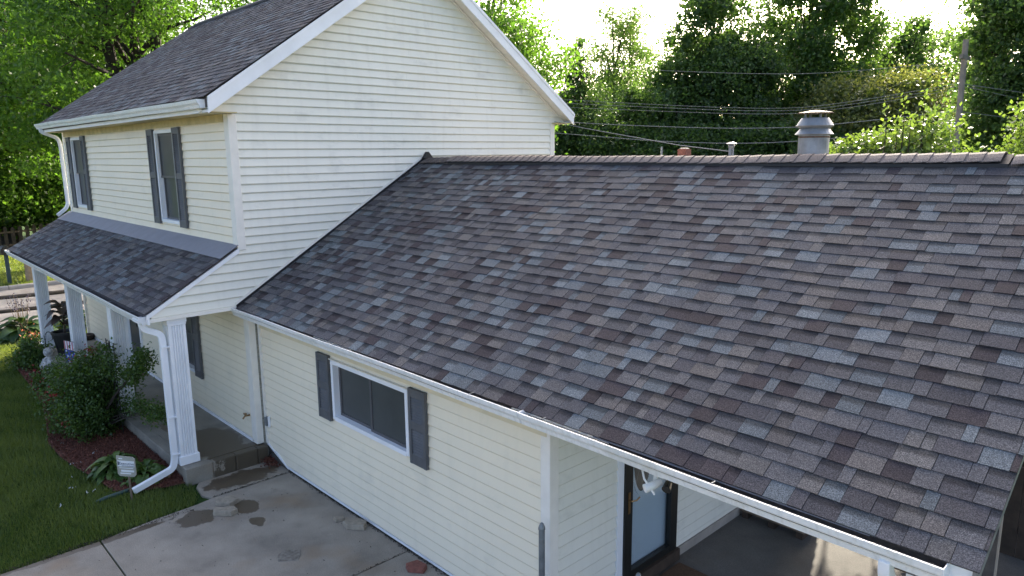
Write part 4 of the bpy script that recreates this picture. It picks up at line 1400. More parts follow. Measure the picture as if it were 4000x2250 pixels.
# ------------------------------------------------------------------ behind the wing: neighbour house, pole, wires, far carport fence
nb = thing('neighbour_house', 'low neighbouring house whose brick chimney and vent pipe rise past the ridge', 'house', (-1.0, 15.5, 0))
MB().box(-5.0, 3.0, 13.0, 18.0, 0, 2.6).build('wall', 'siding2', nb)
m = MB()
m.ext([(-5.3, 12.6, 2.6), (-5.3, 18.4, 2.6), (-5.3, 15.5, 4.25)], (8.6, 0, 0))
nr = m.build('roof', 'roofback', nb)
m = MB()
m.box(-2.68, -2.38, 15.3, 15.6, 4.0, 4.755)
ch = m.build('chimney', 'redbrick', nr)
MB().lathe(-2.53, 15.45, [(0.15, 4.755), (0.15, 4.775), (0.09, 4.79)], 12).build('chimney_cap', 'curb', nr)
MB().tube([(-3.0, 14.9, 3.6), (-3.0, 14.9, 4.83)], 0.035, 10).build('vent_pipe', 'flue', nr)

vp = thing('vent_mast', 'thin metal vent pipe with a flat cap behind the ridge', 'vent', (5.35, 4.5, 4.0))
MB().tube([(5.35, 4.5, 3.85), (5.35, 4.5, 4.735)], 0.022, 10).build('pipe', 'flue', vp)
MB().tube([(5.38, 4.52, 3.85), (5.38, 4.52, 4.70)], 0.012, 8).build('pipe', 'flue', vp)
MB().lathe(5.36, 4.51, [(0.03, 4.70), (0.045, 4.735), (0.03, 4.745), (0.065, 4.76), (0.07, 4.765), (0.02, 4.785)], 14).build('cap', 'flue', vp)

up = thing('utility_pole', 'grey wooden utility pole among the trees', 'utility pole', (3.12, 22.61, 0))
MB().tube([(3.12, 22.61, -0.2), (3.06, 22.61, 8.09)], [0.11, 0.085], 10).build('pole', 'polewood', up)
MB().tube([(2.77, 22.49, 5.43), (3.08, 22.55, 5.46)], [0.10, 0.06], 8).build('lamp_arm', 'flue', up)
MB().bar((3.08, 22.18, 7.54), (3.08, 23.04, 7.54), 0.10, 0.12).build('crossarm', 'polewood', up)
WIRES = [([(-12.17, 14.18, 8.22), (-5.97, 18.27, 7.64), (-2.50, 20.44, 7.36), (-0.20, 21.49, 7.31), (3.06, 22.61, 7.44)], 'highest thin power cable crossing to the utility pole'),
         ([(-12.79, 13.25, 7.10), (-7.02, 17.53, 6.51), (-2.43, 20.50, 6.17), (-0.14, 21.56, 6.29), (3.07, 22.61, 6.76)], 'upper of three close cables sagging to the pole'),
         ([(-12.79, 13.25, 6.92), (-7.02, 17.53, 6.40), (-2.43, 20.50, 6.08), (-0.14, 21.56, 6.20), (3.07, 22.61, 6.67)], 'middle of three close cables sagging to the pole'),
         ([(-12.79, 13.25, 6.73), (-7.15, 17.40, 6.27), (-2.43, 20.50, 5.97), (-0.14, 21.56, 6.10), (3.07, 22.61, 6.58)], 'lowest of three close cables sagging to the pole'),
         ([(-13.41, 12.01, 6.36), (-8.26, 16.47, 5.81), (-4.73, 19.14, 5.55), (-2.37, 20.50, 5.48), (-0.57, 21.37, 5.55), (3.08, 22.61, 5.89)], 'thick telephone cable meeting the pole above the lamp'),
         ([(-13.41, 12.01, 5.86), (-8.70, 16.04, 5.42), (-5.47, 18.64, 5.06), (-2.37, 20.50, 4.96), (1.22, 22.05, 5.22), (3.10, 22.61, 5.49)], 'lowest thick telephone cable ending at the pole')]
for k, (pts, lab) in enumerate(WIRES):
    P = [Vector(p) for p in pts]
    out = []
    for i in range(len(P) - 1):
        p0, p1, p2, p3 = P[max(i - 1, 0)], P[i], P[i + 1], P[min(i + 2, len(P) - 1)]
        for q in range(6):
            t = q / 6
            out.append(0.5 * ((2 * p1) + (p2 - p0) * t + (2 * p0 - 5 * p1 + 4 * p2 - p3) * t * t + (3 * p1 - p0 - 3 * p2 + p3) * t ** 3))
    out.append(P[-1])
    tag(MB().tube(out, 0.008 if k < 4 else 0.014, 5).build('power_cable', 'wire'), lab, 'cable', 'overhead cables')
tag(MB().tube([(0.03, 6.76, 5.30), (1.2, 6.4, 5.12), (2.8, 5.75, 4.92), (4.2, 5.05, 4.76), (5.36, 4.51, 4.66)], 0.007, 6).build('service_cable', 'wire'), 'service drop cable from the tall house corner down to the vent mast', 'cable', 'overhead cables')
for i, (a, b) in enumerate((((3.07, 22.61, 6.73), (6.12, 24.10, 6.05)), ((3.07, 22.61, 6.67), (6.74, 25.03, 5.49)), ((3.08, 22.61, 5.86), (6.43, 24.41, 5.24)))):
    tag(MB().tube([a, b], 0.012, 5).build('guy_cable', 'wire'), ['upper', 'middle', 'lower'][i] + ' cable running from the pole into the dark drooping tree', 'cable', 'overhead cables')

bf = thing('board_fence', 'low dark brown board fence just beyond the open end of the carport', 'fence', (10.5, 5.12, 0.015))
for k in range(24):
    x = 8.72 + k * 0.155
    MB().box(x, x + 0.148, 5.10, 5.125 + random.uniform(0, 0.006), 0.016, 1.10 + random.uniform(-0.02, 0.02)).build('fence_board', 'darkwood', bf)
for z in (0.3, 0.85):
    MB().box(8.72, 12.43, 5.135, 5.17, z, z + 0.09).build('fence_rail', 'darkwood', bf)


# ------------------------------------------------------------------ vegetation
def leaf_quads(C, size, rg, droop=0.35, aspect=0.62, up=0.5):
    """C (n,3) leaf centres -> vertices and quads; sizes vary, leaves hang a little and face mostly up"""
    n = len(C)
    d = rg.normal(size=(n, 3))
    d[:, 2] -= droop
    d /= np.linalg.norm(d, axis=1, keepdims=True)
    nn = rg.normal(size=(n, 3)) * 0.8
    nn[:, 2] += up
    w = np.cross(d, nn)
    w /= (np.linalg.norm(w, axis=1, keepdims=True) + 1e-9)
    nn = np.cross(w, d)
    L = (size * rg.uniform(0.6, 1.35, n))[:, None]
    W = L * aspect
    V = np.empty((n, 4, 3))
    V[:, 0] = C - d * L * 0.5
    V[:, 1] = C + w * W * 0.5 + nn * W * 0.12
    V[:, 2] = C + d * L * 0.5
    V[:, 3] = C - w * W * 0.5 + nn * W * 0.12
    F = np.arange(n * 4).reshape(n, 4)
    return V.reshape(-1, 3), F

def sphere_dirs(n, rg):
    v = rg.normal(size=(n, 3))
    return v / np.linalg.norm(v, axis=1, keepdims=True)

def tree(name, label, base, H, R, crown0, mat, leaf=0.16, nleaf=12000, lobes=14, seed=0, stems=1, tr=0.25, group=None, shape='round', sparse=0.0, lean=(0, 0), cat='tree', clump=26):
    rg = np.random.default_rng(seed + 100)
    t = thing(name, label, cat, base, group)
    B = np.array(base, float)
    hc = H - crown0
    # lobes
    Lc, Lr = [], []
    for k in range(lobes):
        f = (k + 0.5) / lobes
        if shape == 'round':
            ph = math.acos(1 - 1.9 * f)
            th = k * 2.399 + rg.uniform(-0.4, 0.4)
            q = rg.uniform(0.42, 0.80)
            Lc.append(B + [R * q * math.sin(ph) * math.cos(th) + lean[0] * f, R * q * math.sin(ph) * math.sin(th) + lean[1] * f, crown0 + hc * (0.48 + 0.50 * q * math.cos(ph))])
            s = R * rg.uniform(0.26, 0.44)
            Lr.append([s, s, s * rg.uniform(0.65, 0.95)])
            continue
        z = crown0 + hc * (0.10 + 0.84 * f)
        if shape == 'round':
            rr = R * math.sqrt(max(0.06, 1 - (2 * (0.12 + 0.83 * f) - 1) ** 2))
        elif shape == 'cone':
            rr = R * (1.05 - f) ** 0.75
        elif shape == 'tall':
            rr = R * (0.55 + 0.45 * math.sin(math.pi * min(1, f * 1.15)))
        else:
            rr = R * (1.0 - 0.45 * f)
        a = k * 2.399 + rg.uniform(-0.5, 0.5)
        off = rr * rg.uniform(0.25, 0.72)
        Lc.append(B + [off * math.cos(a) + lean[0] * f, off * math.sin(a) + lean[1] * f, z])
        s = max(0.35, rr * rg.uniform(0.42, 0.66))
        Lr.append([s, s, s * rg.uniform(0.6, 0.9)])
    Lc, Lr = np.array(Lc), np.array(Lr)
    nc = max(30, nleaf // clump)
    w = Lr[:, 0] ** 2
    pick = rg.choice(lobes, nc, p=w / w.sum())
    rad = rg.uniform(0.25, 1.0, nc) ** 0.45
    cc = Lc[pick] + sphere_dirs(nc, rg) * Lr[pick] * rad[:, None]
    cc[:, 2] = np.maximum(cc[:, 2], B[2] + 0.25)
    if sparse:
        k = rg.uniform(size=nc) > sparse
        cc = cc[k]
        pick = pick[k]
    # leaves: each clump a flattened, drooping spray
    per = max(3, nleaf // len(cc))
    sc = leaf * (2.0 if clump < 40 else 3.0)
    tint = rg.uniform(0, 1, len(cc))
    C = np.repeat(cc, per, 0) + rg.normal(size=(len(cc) * per, 3)) * np.array([sc, sc, sc * (0.6 if clump < 40 else 0.5)])
    V, F = leaf_quads(C, leaf, rg)
    tl = np.repeat(tint, per) * 0.6 + rg.uniform(0, 0.45, len(C))
    if not sparse and H > 6:
        ni = nleaf // 14
        pk = rg.choice(lobes, ni, p=w / w.sum())
        Ci = Lc[pk] + sphere_dirs(ni, rg) * Lr[pk] * (0.75 * rg.uniform(0, 1, ni) ** 0.4)[:, None]
        V2, F2 = leaf_quads(Ci, leaf * 2.6, rg)
        F = np.vstack([F, F2 + len(V)])
        V = np.vstack([V, V2])
        tl = np.concatenate([tl, rg.uniform(0, 0.3, ni)])
    col = np.repeat(np.clip(tl, 0, 1), 4)
    np_mesh('crown', V, F, mat, t, col=np.stack([col] * 3, 1))
    # trunk and limbs
    m = MB()
    for s in range(stems):
        a = s * 2 * math.pi / max(1, stems) + 0.7
        sp_ = (0.0 if stems == 1 else R * 0.22)
        top = B + [sp_ * math.cos(a) + lean[0], sp_ * math.sin(a) + lean[1], crown0 + hc * 0.82]
        path = []
        for q in range(7):
            f = q / 6
            p = B * (1 - f) + top * f
            p = p + np.array([rg.normal() * 0.05 * R * 0.3, rg.normal() * 0.05 * R * 0.3, 0]) * (1 if 0 < q else 0)
            if stems > 1:
                p[:2] = B[:2] + (top[:2] - B[:2]) * f ** 0.8 + [0.25 * tr * math.cos(a), 0.25 * tr * math.sin(a)]
            if q == 0:
                p[2] -= 0.15
            path.append(p)
        rr = [tr * (1.25 if q == 0 else 1.0) * (1 - 0.13 * q) for q in range(7)]
        m.tube(path, rr, 8)
        for k in range(s, lobes, stems):
            f = min(0.95, max(0.15, (Lc[k][2] - B[2]) / (top[2] - B[2]) - 0.18))
            p0 = B * (1 - f) + top * f
            mid = (p0 + Lc[k]) / 2 + [0, 0, 0.12 * R]
            m.tube([p0, mid, Lc[k]], [tr * 0.42 * (1 - f * 0.5), tr * 0.26, tr * 0.09], 6)
            own = np.where(pick == k)[0][:3]
            for j in own:
                m.tube([Lc[k] * 0.75 + mid * 0.25, (Lc[k] + cc[j]) / 2 + [0, 0, 0.08], cc[j]], [tr * 0.06, tr * 0.045, tr * 0.02], 4, cap=False)
    m.build('trunk', 'bark', t)
    return t

# big street trees on the left
tree('maple_tree', 'huge leafy maple filling the view past the left end of the house', (-26.5, 6.8, 0), 19, 6.8, 1.4, 'leaf_maple', 0.19, 68310, 30, 1, stems=3, tr=0.45, cat='tree', clump=85, sparse=0.12)
tree('maple_tree', 'dense maple with low hanging boughs over the picket fence', (-36.8, 2.6, 0), 16.5, 6.4, 0.2, 'leaf_maple', 0.209, 53460, 28, 2, stems=2, tr=0.40, clump=85, sparse=0.12)
tree('maple_tree', 'sunlit maple crown rising behind the ridge of the tall roof', (-21.5, 14.6, 0), 16.5, 4.8, 4.0, 'leaf_maple', 0.19, 50490, 26, 3, stems=2, tr=0.38, clump=85, sparse=0.12)
tree('maple_tree', 'shaded maple standing furthest back beyond the picket fence', (-43.0, 8.0, 0), 20, 8.0, 1.6, 'leaf_dark', 0.285, 32670, 24, 4, stems=2, tr=0.4, clump=85, sparse=0.12)
tree('maple_tree', 'round green maple close behind the gable peak', (-12.2, 15.8, 0), 12.6, 3.6, 2.0, 'leaf_maple', 0.161, 35640, 22, 5, stems=1, tr=0.28, clump=85, sparse=0.12)

for k, (x, y, h, lab) in enumerate([(-35.2, 1.4, 4.4, 'shrub with boughs hanging right over the first pickets'), (-36.0, 4.2, 4.6, 'shrub with boughs hanging over the middle pickets'), (-37.0, 7.0, 4.8, 'shrub with boughs hanging over the pickets by the porch roof'), (-38.5, 2.0, 6.5, 'leafy shrub behind the picket fence where the pickets begin'), (-39.5, 5.2, 7.5, 'tall leafy shrub behind the middle of the picket fence'), (-40.5, 8.6, 7.0, 'broad shrub behind the picket fence nearer the house'), (-39.0, -1.5, 6.5, 'shrub at the very end of the picket fence beyond the mailbox')]):
    tree('hedge_shrub', lab, (x, y, 0), h, 2.9 if h > 5 else 2.0, 0.3 if h > 5 else 0.9, 'leaf_maple', 0.20, 12000, 18, 90 + k, tr=0.10, group='shrubs behind the picket fence', cat='shrub', clump=70)
WOOD = 'trees of the wood behind the house'
tree('spruce_tree', 'dark narrow conifer-like tree next to the gable eave', (-18.8, 28.8, 0), 12.0, 2.4, 1.0, 'leaf_dark', 0.17, 24000, 28, 6, shape='cone', tr=0.18, group=WOOD, clump=60)
tree('locust_tree', 'tall airy locust with two thin bare stems and see-through crown', (-21.8, 36.9, 0), 16.6, 3.3, 4.5, 'leaf_light', 0.17, 19000, 26, 7, stems=2, tr=0.16, group=WOOD, sparse=0.12, clump=80)
tree('woodland_tree', 'dark rounded tree below and right of the airy locust', (-17.6, 34.2, 0), 10.4, 3.2, 0.8, 'leaf_dark', 0.18, 26000, 24, 8, tr=0.2, group=WOOD, clump=80)
tree('woodland_tree', 'broad tall green tree with a dense domed top', (-13.6, 35.2, 0), 15.2, 4.6, 0.8, 'leaf_dark', 0.19, 62000, 40, 9, tr=0.3, group=WOOD, clump=90)
tree('woodland_tree', 'tall open tree with slender stems above the flue', (-10.0, 41.0, 0), 18.5, 4.0, 2.5, 'leaf_light', 0.19, 40000, 34, 10, stems=3, tr=0.18, group=WOOD, clump=90)
tree('woodland_tree', 'rounded yellow-green tree with pale seed clusters', (-4.8, 37.6, 0), 10.2, 4.3, 0.6, 'leaf_yellow', 0.18, 50000, 36, 11, tr=0.22, group=WOOD, clump=90)
tree('woodland_tree', 'distant small-topped tree peeping over the yellow-green one', (-7.4, 49.0, 0), 14.3, 2.6, 4.0, 'leaf_dark', 0.20, 14000, 20, 12, tr=0.2, group=WOOD, clump=70)
tree('woodland_tree', 'thin distant tree behind the utility pole', (-3.6, 46.5, 0), 12.8, 2.4, 4.0, 'leaf_light', 0.19, 12000, 18, 13, tr=0.16, group=WOOD, sparse=0.2, clump=70)
tree('woodland_tree', 'dark drooping tree right of the utility pole', (4.5, 25.6, 0), 13.0, 2.9, 1.5, 'leaf_dark', 0.14, 48000, 34, 14, tr=0.22, group=WOOD, clump=90)
tree('woodland_tree', 'mid-green tree squeezed between the domed tree and the open tree', (-12.2, 45.0, 0), 14.6, 3.6, 1.5, 'leaf_dark', 0.20, 22000, 26, 15, tr=0.2, group=WOOD, clump=80)
tree('woodland_tree', 'hazy tree far behind the conifer', (-30.0, 45.0, 0), 11.5, 3.8, 1.0, 'leaf_light', 0.22, 16000, 22, 16, tr=0.2, group=WOOD, clump=80)
# understorey screen
us = [(-22.5, 27.5, 7.0), (-19.8, 27.0, 7.4), (-17.0, 29.0, 7.4), (-14.6, 31.0, 6.6), (-12.6, 30.5, 7.0), (-10.4, 33.0, 7.2), (-8.2, 34.5, 7.4), (-6.0, 34.0, 6.6), (-3.6, 33.5, 6.0), (-1.2, 33.0, 6.3), (1.2, 34.0, 6.0), (3.4, 32.0, 5.8)]
for k, (x, y, h) in enumerate(us):
    tree('understorey_shrub', 'dark leafy understorey shrub at the foot of the wood', (x, y, 0), h, 2.3, 0.2, 'leaf_dark', 0.19, 13000, 18, 30 + k, tr=0.10, group='understorey shrubs below the wood', cat='shrub', clump=70)
# sunlit garden shrubs behind the wing
tree('apple_shrub', 'sunlit apple-leaved shrub with upright leafy shoots behind the ridge', (5.9, 10.2, 0), 5.25, 0.70, 3.8, 'leaf_apple', 0.095, 3600, 22, 50, tr=0.05, shape='tall', cat='shrub', clump=14)
tree('apple_shrub', 'bright shrub under the utility pole, wider than its neighbour', (6.2, 11.6, 0), 5.2, 0.95, 1.4, 'leaf_apple', 0.095, 8000, 22, 51, tr=0.05, cat='shrub', clump=14)
tree('apple_shrub', 'tall sunlit shrub growing up against the dark drooping tree', (7.3, 11.9, 0), 5.75, 0.80, 1.4, 'leaf_apple', 0.095, 8000, 22, 52, tr=0.05, shape='tall', cat='shrub', clump=14)
tree('apple_shrub', 'low yellow-green shrub at the end of the ridge', (8.6, 10.0, 0), 5.05, 0.85, 1.4, 'leaf_apple', 0.095, 7000, 20, 53, tr=0.05, cat='shrub', clump=14)
tree('apple_shrub', 'small bright shrub tips showing just right of the flue', (5.0, 10.2, 0), 4.95, 0.55, 4.2, 'leaf_apple', 0.095, 4500, 16, 54, tr=0.04, cat='shrub', clump=14)

# leafy upright shoots of the apple shrub
def shoots(spots, label):
    t = thing('apple_shoots', label, 'shrub', (spots[0][0], spots[0][1], 0))
    rg = np.random.default_rng(88)
    m = MB()
    C = []
    for x, y, z0, z1 in spots:
        m.tube([(x, y, 0.0 if (x, y) == (spots[0][0], spots[0][1]) else z0), (x + 0.02, y, (z0 + z1) / 2), (x, y + 0.02, z1)], [0.014, 0.009, 0.003], 5)
        for q in range(34):
            f = q / 33
            a = q * 2.4
            r = 0.07 * (1.1 - 0.4 * f)
            C.append((x + r * math.cos(a), y + r * math.sin(a), z0 + (z1 - z0) * f))
    V, F = leaf_quads(np.array(C), 0.09, rg, droop=-0.5, aspect=0.55, up=0.9)
    c = np.repeat(rg.uniform(0.4, 1.0, len(C)), 4)
    m.build('stem', 'bark', t)
    np_mesh('leaf_sprays', V, F, 'leaf_apple', t, col=np.stack([c] * 3, 1))
shoots([(5.75, 9.6, 4.5, 5.62), (6.02, 9.75, 4.4, 5.66), (5.5, 9.5, 4.4, 5.45), (5.9, 9.5, 4.3, 5.3), (5.62, 9.7, 4.3, 5.25)], 'upright leafy shoots topping the sunlit shrub right of the flue')

# ---- lawn blades, mulch, beds
def in_poly(P, poly):
    x, y = P[:, 0], P[:, 1]
    inside = np.zeros(len(P), bool)
    n = len(poly)
    j = n - 1
    for i in range(n):
        xi, yi = poly[i]
        xj, yj = poly[j]
        c = ((yi > y) != (yj > y)) & (x < (xj - xi) * (y - yi) / (yj - yi + 1e-12) + xi)
        inside ^= c
        j = i
    return inside

BED = [(-10.2, -1.05), (-10.3, -1.45), (-9.4, -1.70), (-8.2, -1.74), (-6.4, -1.78), (-5.3, -1.85), (-4.2, -2.0), (-3.0, -2.20), (-2.2, -2.18), (-1.6, -2.10), (-0.9, -1.98), (-0.35, -1.92), (-0.12, -1.70), (0.02, -1.40), (0.10, -1.14), (0.10, -1.05)]
m = MB()
m.add([(x, y, 0.025) for x, y in BED], [tuple(range(len(BED)))])
bed = struct(m.build('mulch_bed', 'mulch'), 'red mulch planting bed along the porch front')
rg = np.random.default_rng(5)
P = np.column_stack([rg.uniform(-10.3, 0.12, 60000), rg.uniform(-2.25, -1.05, 60000)])
P = P[in_poly(P, BED)][:26000]
C = np.column_stack([P, 0.03 + rg.uniform(0, 0.028, len(P))])
V, F = leaf_quads(C, 0.042, rg, droop=0.0, aspect=0.25, up=1.6)
c = np.repeat(rg.uniform(0, 1, len(C)) ** 1.6, 4)
stuff(np_mesh('mulch_chips', V, F, 'chip', None, col=np.stack([c] * 3, 1)), 'shredded red bark mulch covering the bed', 'mulch')

LAWN = [(0.85, -12), (0.90, -5.0), (0.93, -3.6), (0.92, -2.42), (0.85, -1.75), (0.82, -1.25), (0.62, -1.10), (0.30, -1.06), (0.14, -1.0), (0.10, -1.14), (0.02, -1.40)] + [p for p in BED[::-1][3:]] + [(-10.2, 0.0), (-10.1, 8), (-13.1, 8), (-13.1, -12)]
def grass(n, box, hgt, wid, name, label, poly=None, seed=3, patch=None):
    rg = np.random.default_rng(seed)
    x0, x1, y0, y1 = box
    P = np.column_stack([rg.uniform(x0, x1, n), rg.uniform(y0, y1, n)])
    if poly is not None:
        P = P[in_poly(P, poly)]
    k = len(P)
    h = hgt * rg.uniform(0.45, 1.25, k)
    low = np.sin(P[:, 0] * 1.9 + 1) * np.sin(P[:, 1] * 2.3) + np.sin(P[:, 0] * 0.7 - P[:, 1] * 1.3)
    h *= 1 + 0.18 * low
    a = rg.uniform(0, 2 * math.pi, k)
    ln = rg.uniform(0.1, 0.75, k) * h
    b = rg.uniform(0, 2 * math.pi, k)
    z = np.full(k, -0.03)
    base = np.column_stack([P, z])
    w = np.column_stack([np.cos(a), np.sin(a), np.zeros(k)]) * (wid * rg.uniform(0.6, 1.3, k))[:, None] / 2
    tip = base + np.column_stack([np.cos(b) * ln, np.sin(b) * ln, h + 0.02])
    V = np.stack([base - w, base + w, tip], 1).reshape(-1, 3)
    F = np.arange(3 * k).reshape(k, 3)
    c = np.clip(rg.uniform(0, 1, k) ** 1.3 * 0.8 + 0.16 * low + 0.12 * np.sin(P[:, 0] * 5.3 + 2 * np.sin(P[:, 1] * 4.1)) + 0.08, 0, 1)
    c = np.repeat(c, 3)
    return stuff(np_mesh(name, V, F, 'grass', None, col=np.stack([c] * 3, 1)), label, 'grass')
grass(150000, (-10.5, 0.95, -4.6, -1.0), 0.062, 0.013, 'lawn_grass', 'mown front lawn between the mulch bed and driveway', LAWN, 3)
grass(60000, (-13.1, -10.0, -4.5, 5.0), 0.075, 0.022, 'side_grass', 'sunlit grass at the far end of the porch', LAWN, 4)
grass(70000, (-33.0, -20.8, -4.0, 12.0), 0.12, 0.05, 'verge_grass', 'grass verge across the street under the trees', None, 6)

# ---- bushes
def bush(name, label, base, R, H, mat, leaf, n, seed, flowers=None, nf=0, fsize=0.05, shoots_=()):
    rg = np.random.default_rng(seed)
    t = thing(name, label, 'shrub', base)
    B = np.array(base, float)
    nl = 16
    Lc = []
    for k in range(nl):
        a = k * 2.399
        f = (k + 0.5) / nl
        r = R * math.sqrt(1 - (f * 0.95) ** 2) * rg.uniform(0.3, 0.72)
        Lc.append(B + [r * math.cos(a), r * math.sin(a) * 0.8, H * (0.12 + 0.72 * f)])
    for s in shoots_:
        Lc.append(B + np.array(s))
    Lc = np.array(Lc)
    rr = np.concatenate([rg.uniform(0.26, 0.42, nl) * R, np.full(len(shoots_), 0.16 * R)])
    nc = n // 16
    w = rr ** 1.6
    pick = rg.choice(len(Lc), nc, p=w / w.sum())
    cc = Lc[pick] + sphere_dirs(nc, rg) * (rr[pick] * rg.uniform(0.2, 1.05, nc) ** 0.5)[:, None]
    cc[:, 2] = np.maximum(cc[:, 2], 0.10)
    C = np.repeat(cc, 16, 0) + rg.normal(size=(nc * 16, 3)) * leaf * 1.25
    V, F = leaf_quads(C, leaf, rg, droop=0.1, aspect=0.6, up=0.7)
    col = np.repeat(np.clip(np.repeat(rg.uniform(0, 0.6, nc), 16) + rg.uniform(0, 0.4, len(C)), 0, 1), 4)
    m = MB()
    for k in range(len(Lc)):
        mid = (B + Lc[k]) / 2 + [0, 0, 0.05]
        m.tube([B - [0, 0, 0.05], mid, Lc[k]], [0.014, 0.010, 0.004], 5)
    m.build('stem', 'bark', t)
    np_mesh('foliage', V, F, mat, t, col=np.stack([col] * 3, 1))
    if flowers:
        for fpos in flowers:
            ctr = B + np.array(fpos)
            C = ctr + rg.normal(size=(nf, 3)) * fsize * 1.4
            V, F = leaf_quads(C, fsize, rg, droop=0.0, aspect=0.9, up=0.6)
            np_mesh('flower_cluster', V, F, 'petal_orange' if name == 'lily_clump' else 'petal_red', t)['kind'] = 'stuff'
    return t
bush('rose_bush', 'large dark green rose bush with red blooms in the mulch bed', (-3.25, -1.48, 0.0), 0.93, 1.28, 'leaf_rose', 0.050, 27000, 61,
     flowers=[(-1.05, 0.05, 1.02), (-0.92, 0.10, 1.10), (-0.25, 0.15, 1.36), (-0.12, 0.15, 1.40), (-1.15, -0.30, 0.35), (0.15, -0.52, 0.85), (0.45, -0.45, 0.40), (-0.65, -0.5, 0.60)], nf=26, fsize=0.042,
     shoots_=[(1.55, 0.44, 1.45), (1.70, 0.46, 1.52), (1.35, 0.40, 1.25), (1.0, 0.35, 1.05), (1.30, 0.40, 0.62), (1.75, 0.45, 0.70), (2.2, 0.45, 0.78), (0.4, 0.2, 1.42), (0.75, 0.2, 1.25)])
bush('azalea_bush', 'small dark round bush beside the far porch column', (-8.5, -1.40, 0.0), 0.55, 0.55, 'leaf_rose', 0.06, 4200, 62)
bush('lily_clump', 'sunlit coral flower clump beyond the small dark bush', (-9.6, -1.25, 0.0), 0.28, 0.50, 'leaf_apple', 0.06, 1200, 63, flowers=[(0.0, 0.0, 0.56), (0.08, 0.05, 0.50)], nf=24, fsize=0.06)
bush('low_perennial', 'low mixed perennials spilling from the bed beside the statue', (-6.2, -1.45, 0.0), 0.62, 0.42, 'leaf_rose', 0.06, 2600, 64, flowers=[(-0.3, -0.2, 0.40), (0.3, -0.3, 0.30)], nf=14, fsize=0.05)
# hosta plants: every leaf its own piece
def hosta_leaf_mesh(name, L, W, bend, mat, v):
    me = bpy.data.meshes.new(name)
    vs, fs = [], []
    n = 7
    for i in range(n + 1):
        t = i / n
        w = W * (math.sin(math.pi * min(1, t * 0.92 + 0.08)) ** 0.75) * (1 if t < 0.99 else 0.0) * 0.5
        x = L * (0.15 + 0.85 * t)
        z = L * (0.55 * t - bend * t * t * 1.05)
        vs += [(x, -w, z + w * 0.35), (x, 0, z - 0.004), (x, w, z + w * 0.35)]
    for i in range(n):
        a = i * 3
        fs += [(a, a + 3, a + 4, a + 1), (a + 1, a + 4, a + 5, a + 2)]
    b = len(vs)
    vs += [(0, -0.006, 0), (0, 0.006, 0), (L * 0.17, 0.006, L * 0.07), (L * 0.17, -0.006, L * 0.07)]
    fs.append((b, b + 1, b + 2, b + 3))
    me.from_pydata(vs, [], fs)
    me.materials.append(M[mat])
    at = me.attributes.new('col', 'FLOAT_COLOR', 'POINT')
    at.data.foreach_set('color', np.array([(v, v, v, 1)] * len(vs), dtype=np.float32).ravel())
    me.polygons.foreach_set('use_smooth', [True] * len(me.polygons))
    return me
def hosta(label, base, n, L, mat, seed, stalks=0, petal='petal_white'):
    rg = random.Random(seed)
    t = thing('hosta', label, 'plant', base)
    meshes = [hosta_leaf_mesh('leaf', L * rg.uniform(0.8, 1.15), L * rg.uniform(0.38, 0.52), b, mat, rg.uniform(0.05, 1.0)) for b in (0.7, 0.85, 1.0, 1.15, 0.95, 0.8)]
    for k in range(n):
        o = bpy.data.objects.new('leaf', meshes[k % len(meshes)])
        link(o, t)
        f = k / n
        a = k * 2.399 + rg.uniform(-0.3, 0.3)
        r = L * 1.25 * f * rg.uniform(0.35, 1.0)
        o.location = (r * math.cos(a), r * math.sin(a), 0.02 + L * 0.75 * (1 - f) * rg.uniform(0.5, 1.0))
        o.rotation_euler = (rg.uniform(-0.3, 0.3), 0.25 - 0.75 * (1 - f) + rg.uniform(-0.15, 0.15), a)
        s = rg.uniform(0.7, 1.1)
        o.scale = (s, s, s)
    for k in range(stalks):
        a = rg.uniform(0, 6.28)
        r = L * rg.uniform(0.2, 1.0)
        h = L * rg.uniform(1.5, 2.2)
        m = MB()
        bx_, by_ = base[0] + 0.3 * r * math.cos(a), base[1] + 0.3 * r * math.sin(a)
        tx, ty = base[0] + r * math.cos(a), base[1] + r * math.sin(a)
        m.tube([(bx_, by_, base[2]), ((bx_ + tx) / 2, (by_ + ty) / 2, base[2] + h * 0.6), (tx, ty, base[2] + h)], [0.006, 0.005, 0.003], 5)
        stk = m.build('flower_stalk', 'dry', t)
        C = np.array([(tx + rg.uniform(-.04, .04), ty + rg.uniform(-.04, .04), base[2] + h * rg.uniform(0.75, 1.02)) for _ in range(12)])
        V, F = leaf_quads(C, 0.05, np.random.default_rng(seed + k), droop=0.8, aspect=0.5)
        np_mesh('petals', V, F, petal, stk)['kind'] = 'stuff'
    return t
hosta('broad light green hosta behind the small sign', (-1.0, -1.70, 0.03), 120, 0.25, 'leaf_hosta', 71)
hosta('smaller yellow-green hosta between the sign and the porch corner', (-0.50, -1.44, 0.03), 80, 0.21, 'leaf_hosta', 72)
hosta('large shaded hosta with spent flower stalks by the rail fence', (-11.9, -1.0, 0.0), 80, 0.55, 'leaf_hosta_dark', 73, stalks=14, petal='petal_lilac')
hosta('shaded hosta beyond the far porch column', (-12.2, 0.35, 0.0), 50, 0.42, 'leaf_hosta_dark', 74, stalks=4, petal='petal_lilac')
hosta('pale-striped hosta beside the rail fence post', (-12.1, 2.0, 0.0), 40, 0.42, 'leaf_hosta', 75)

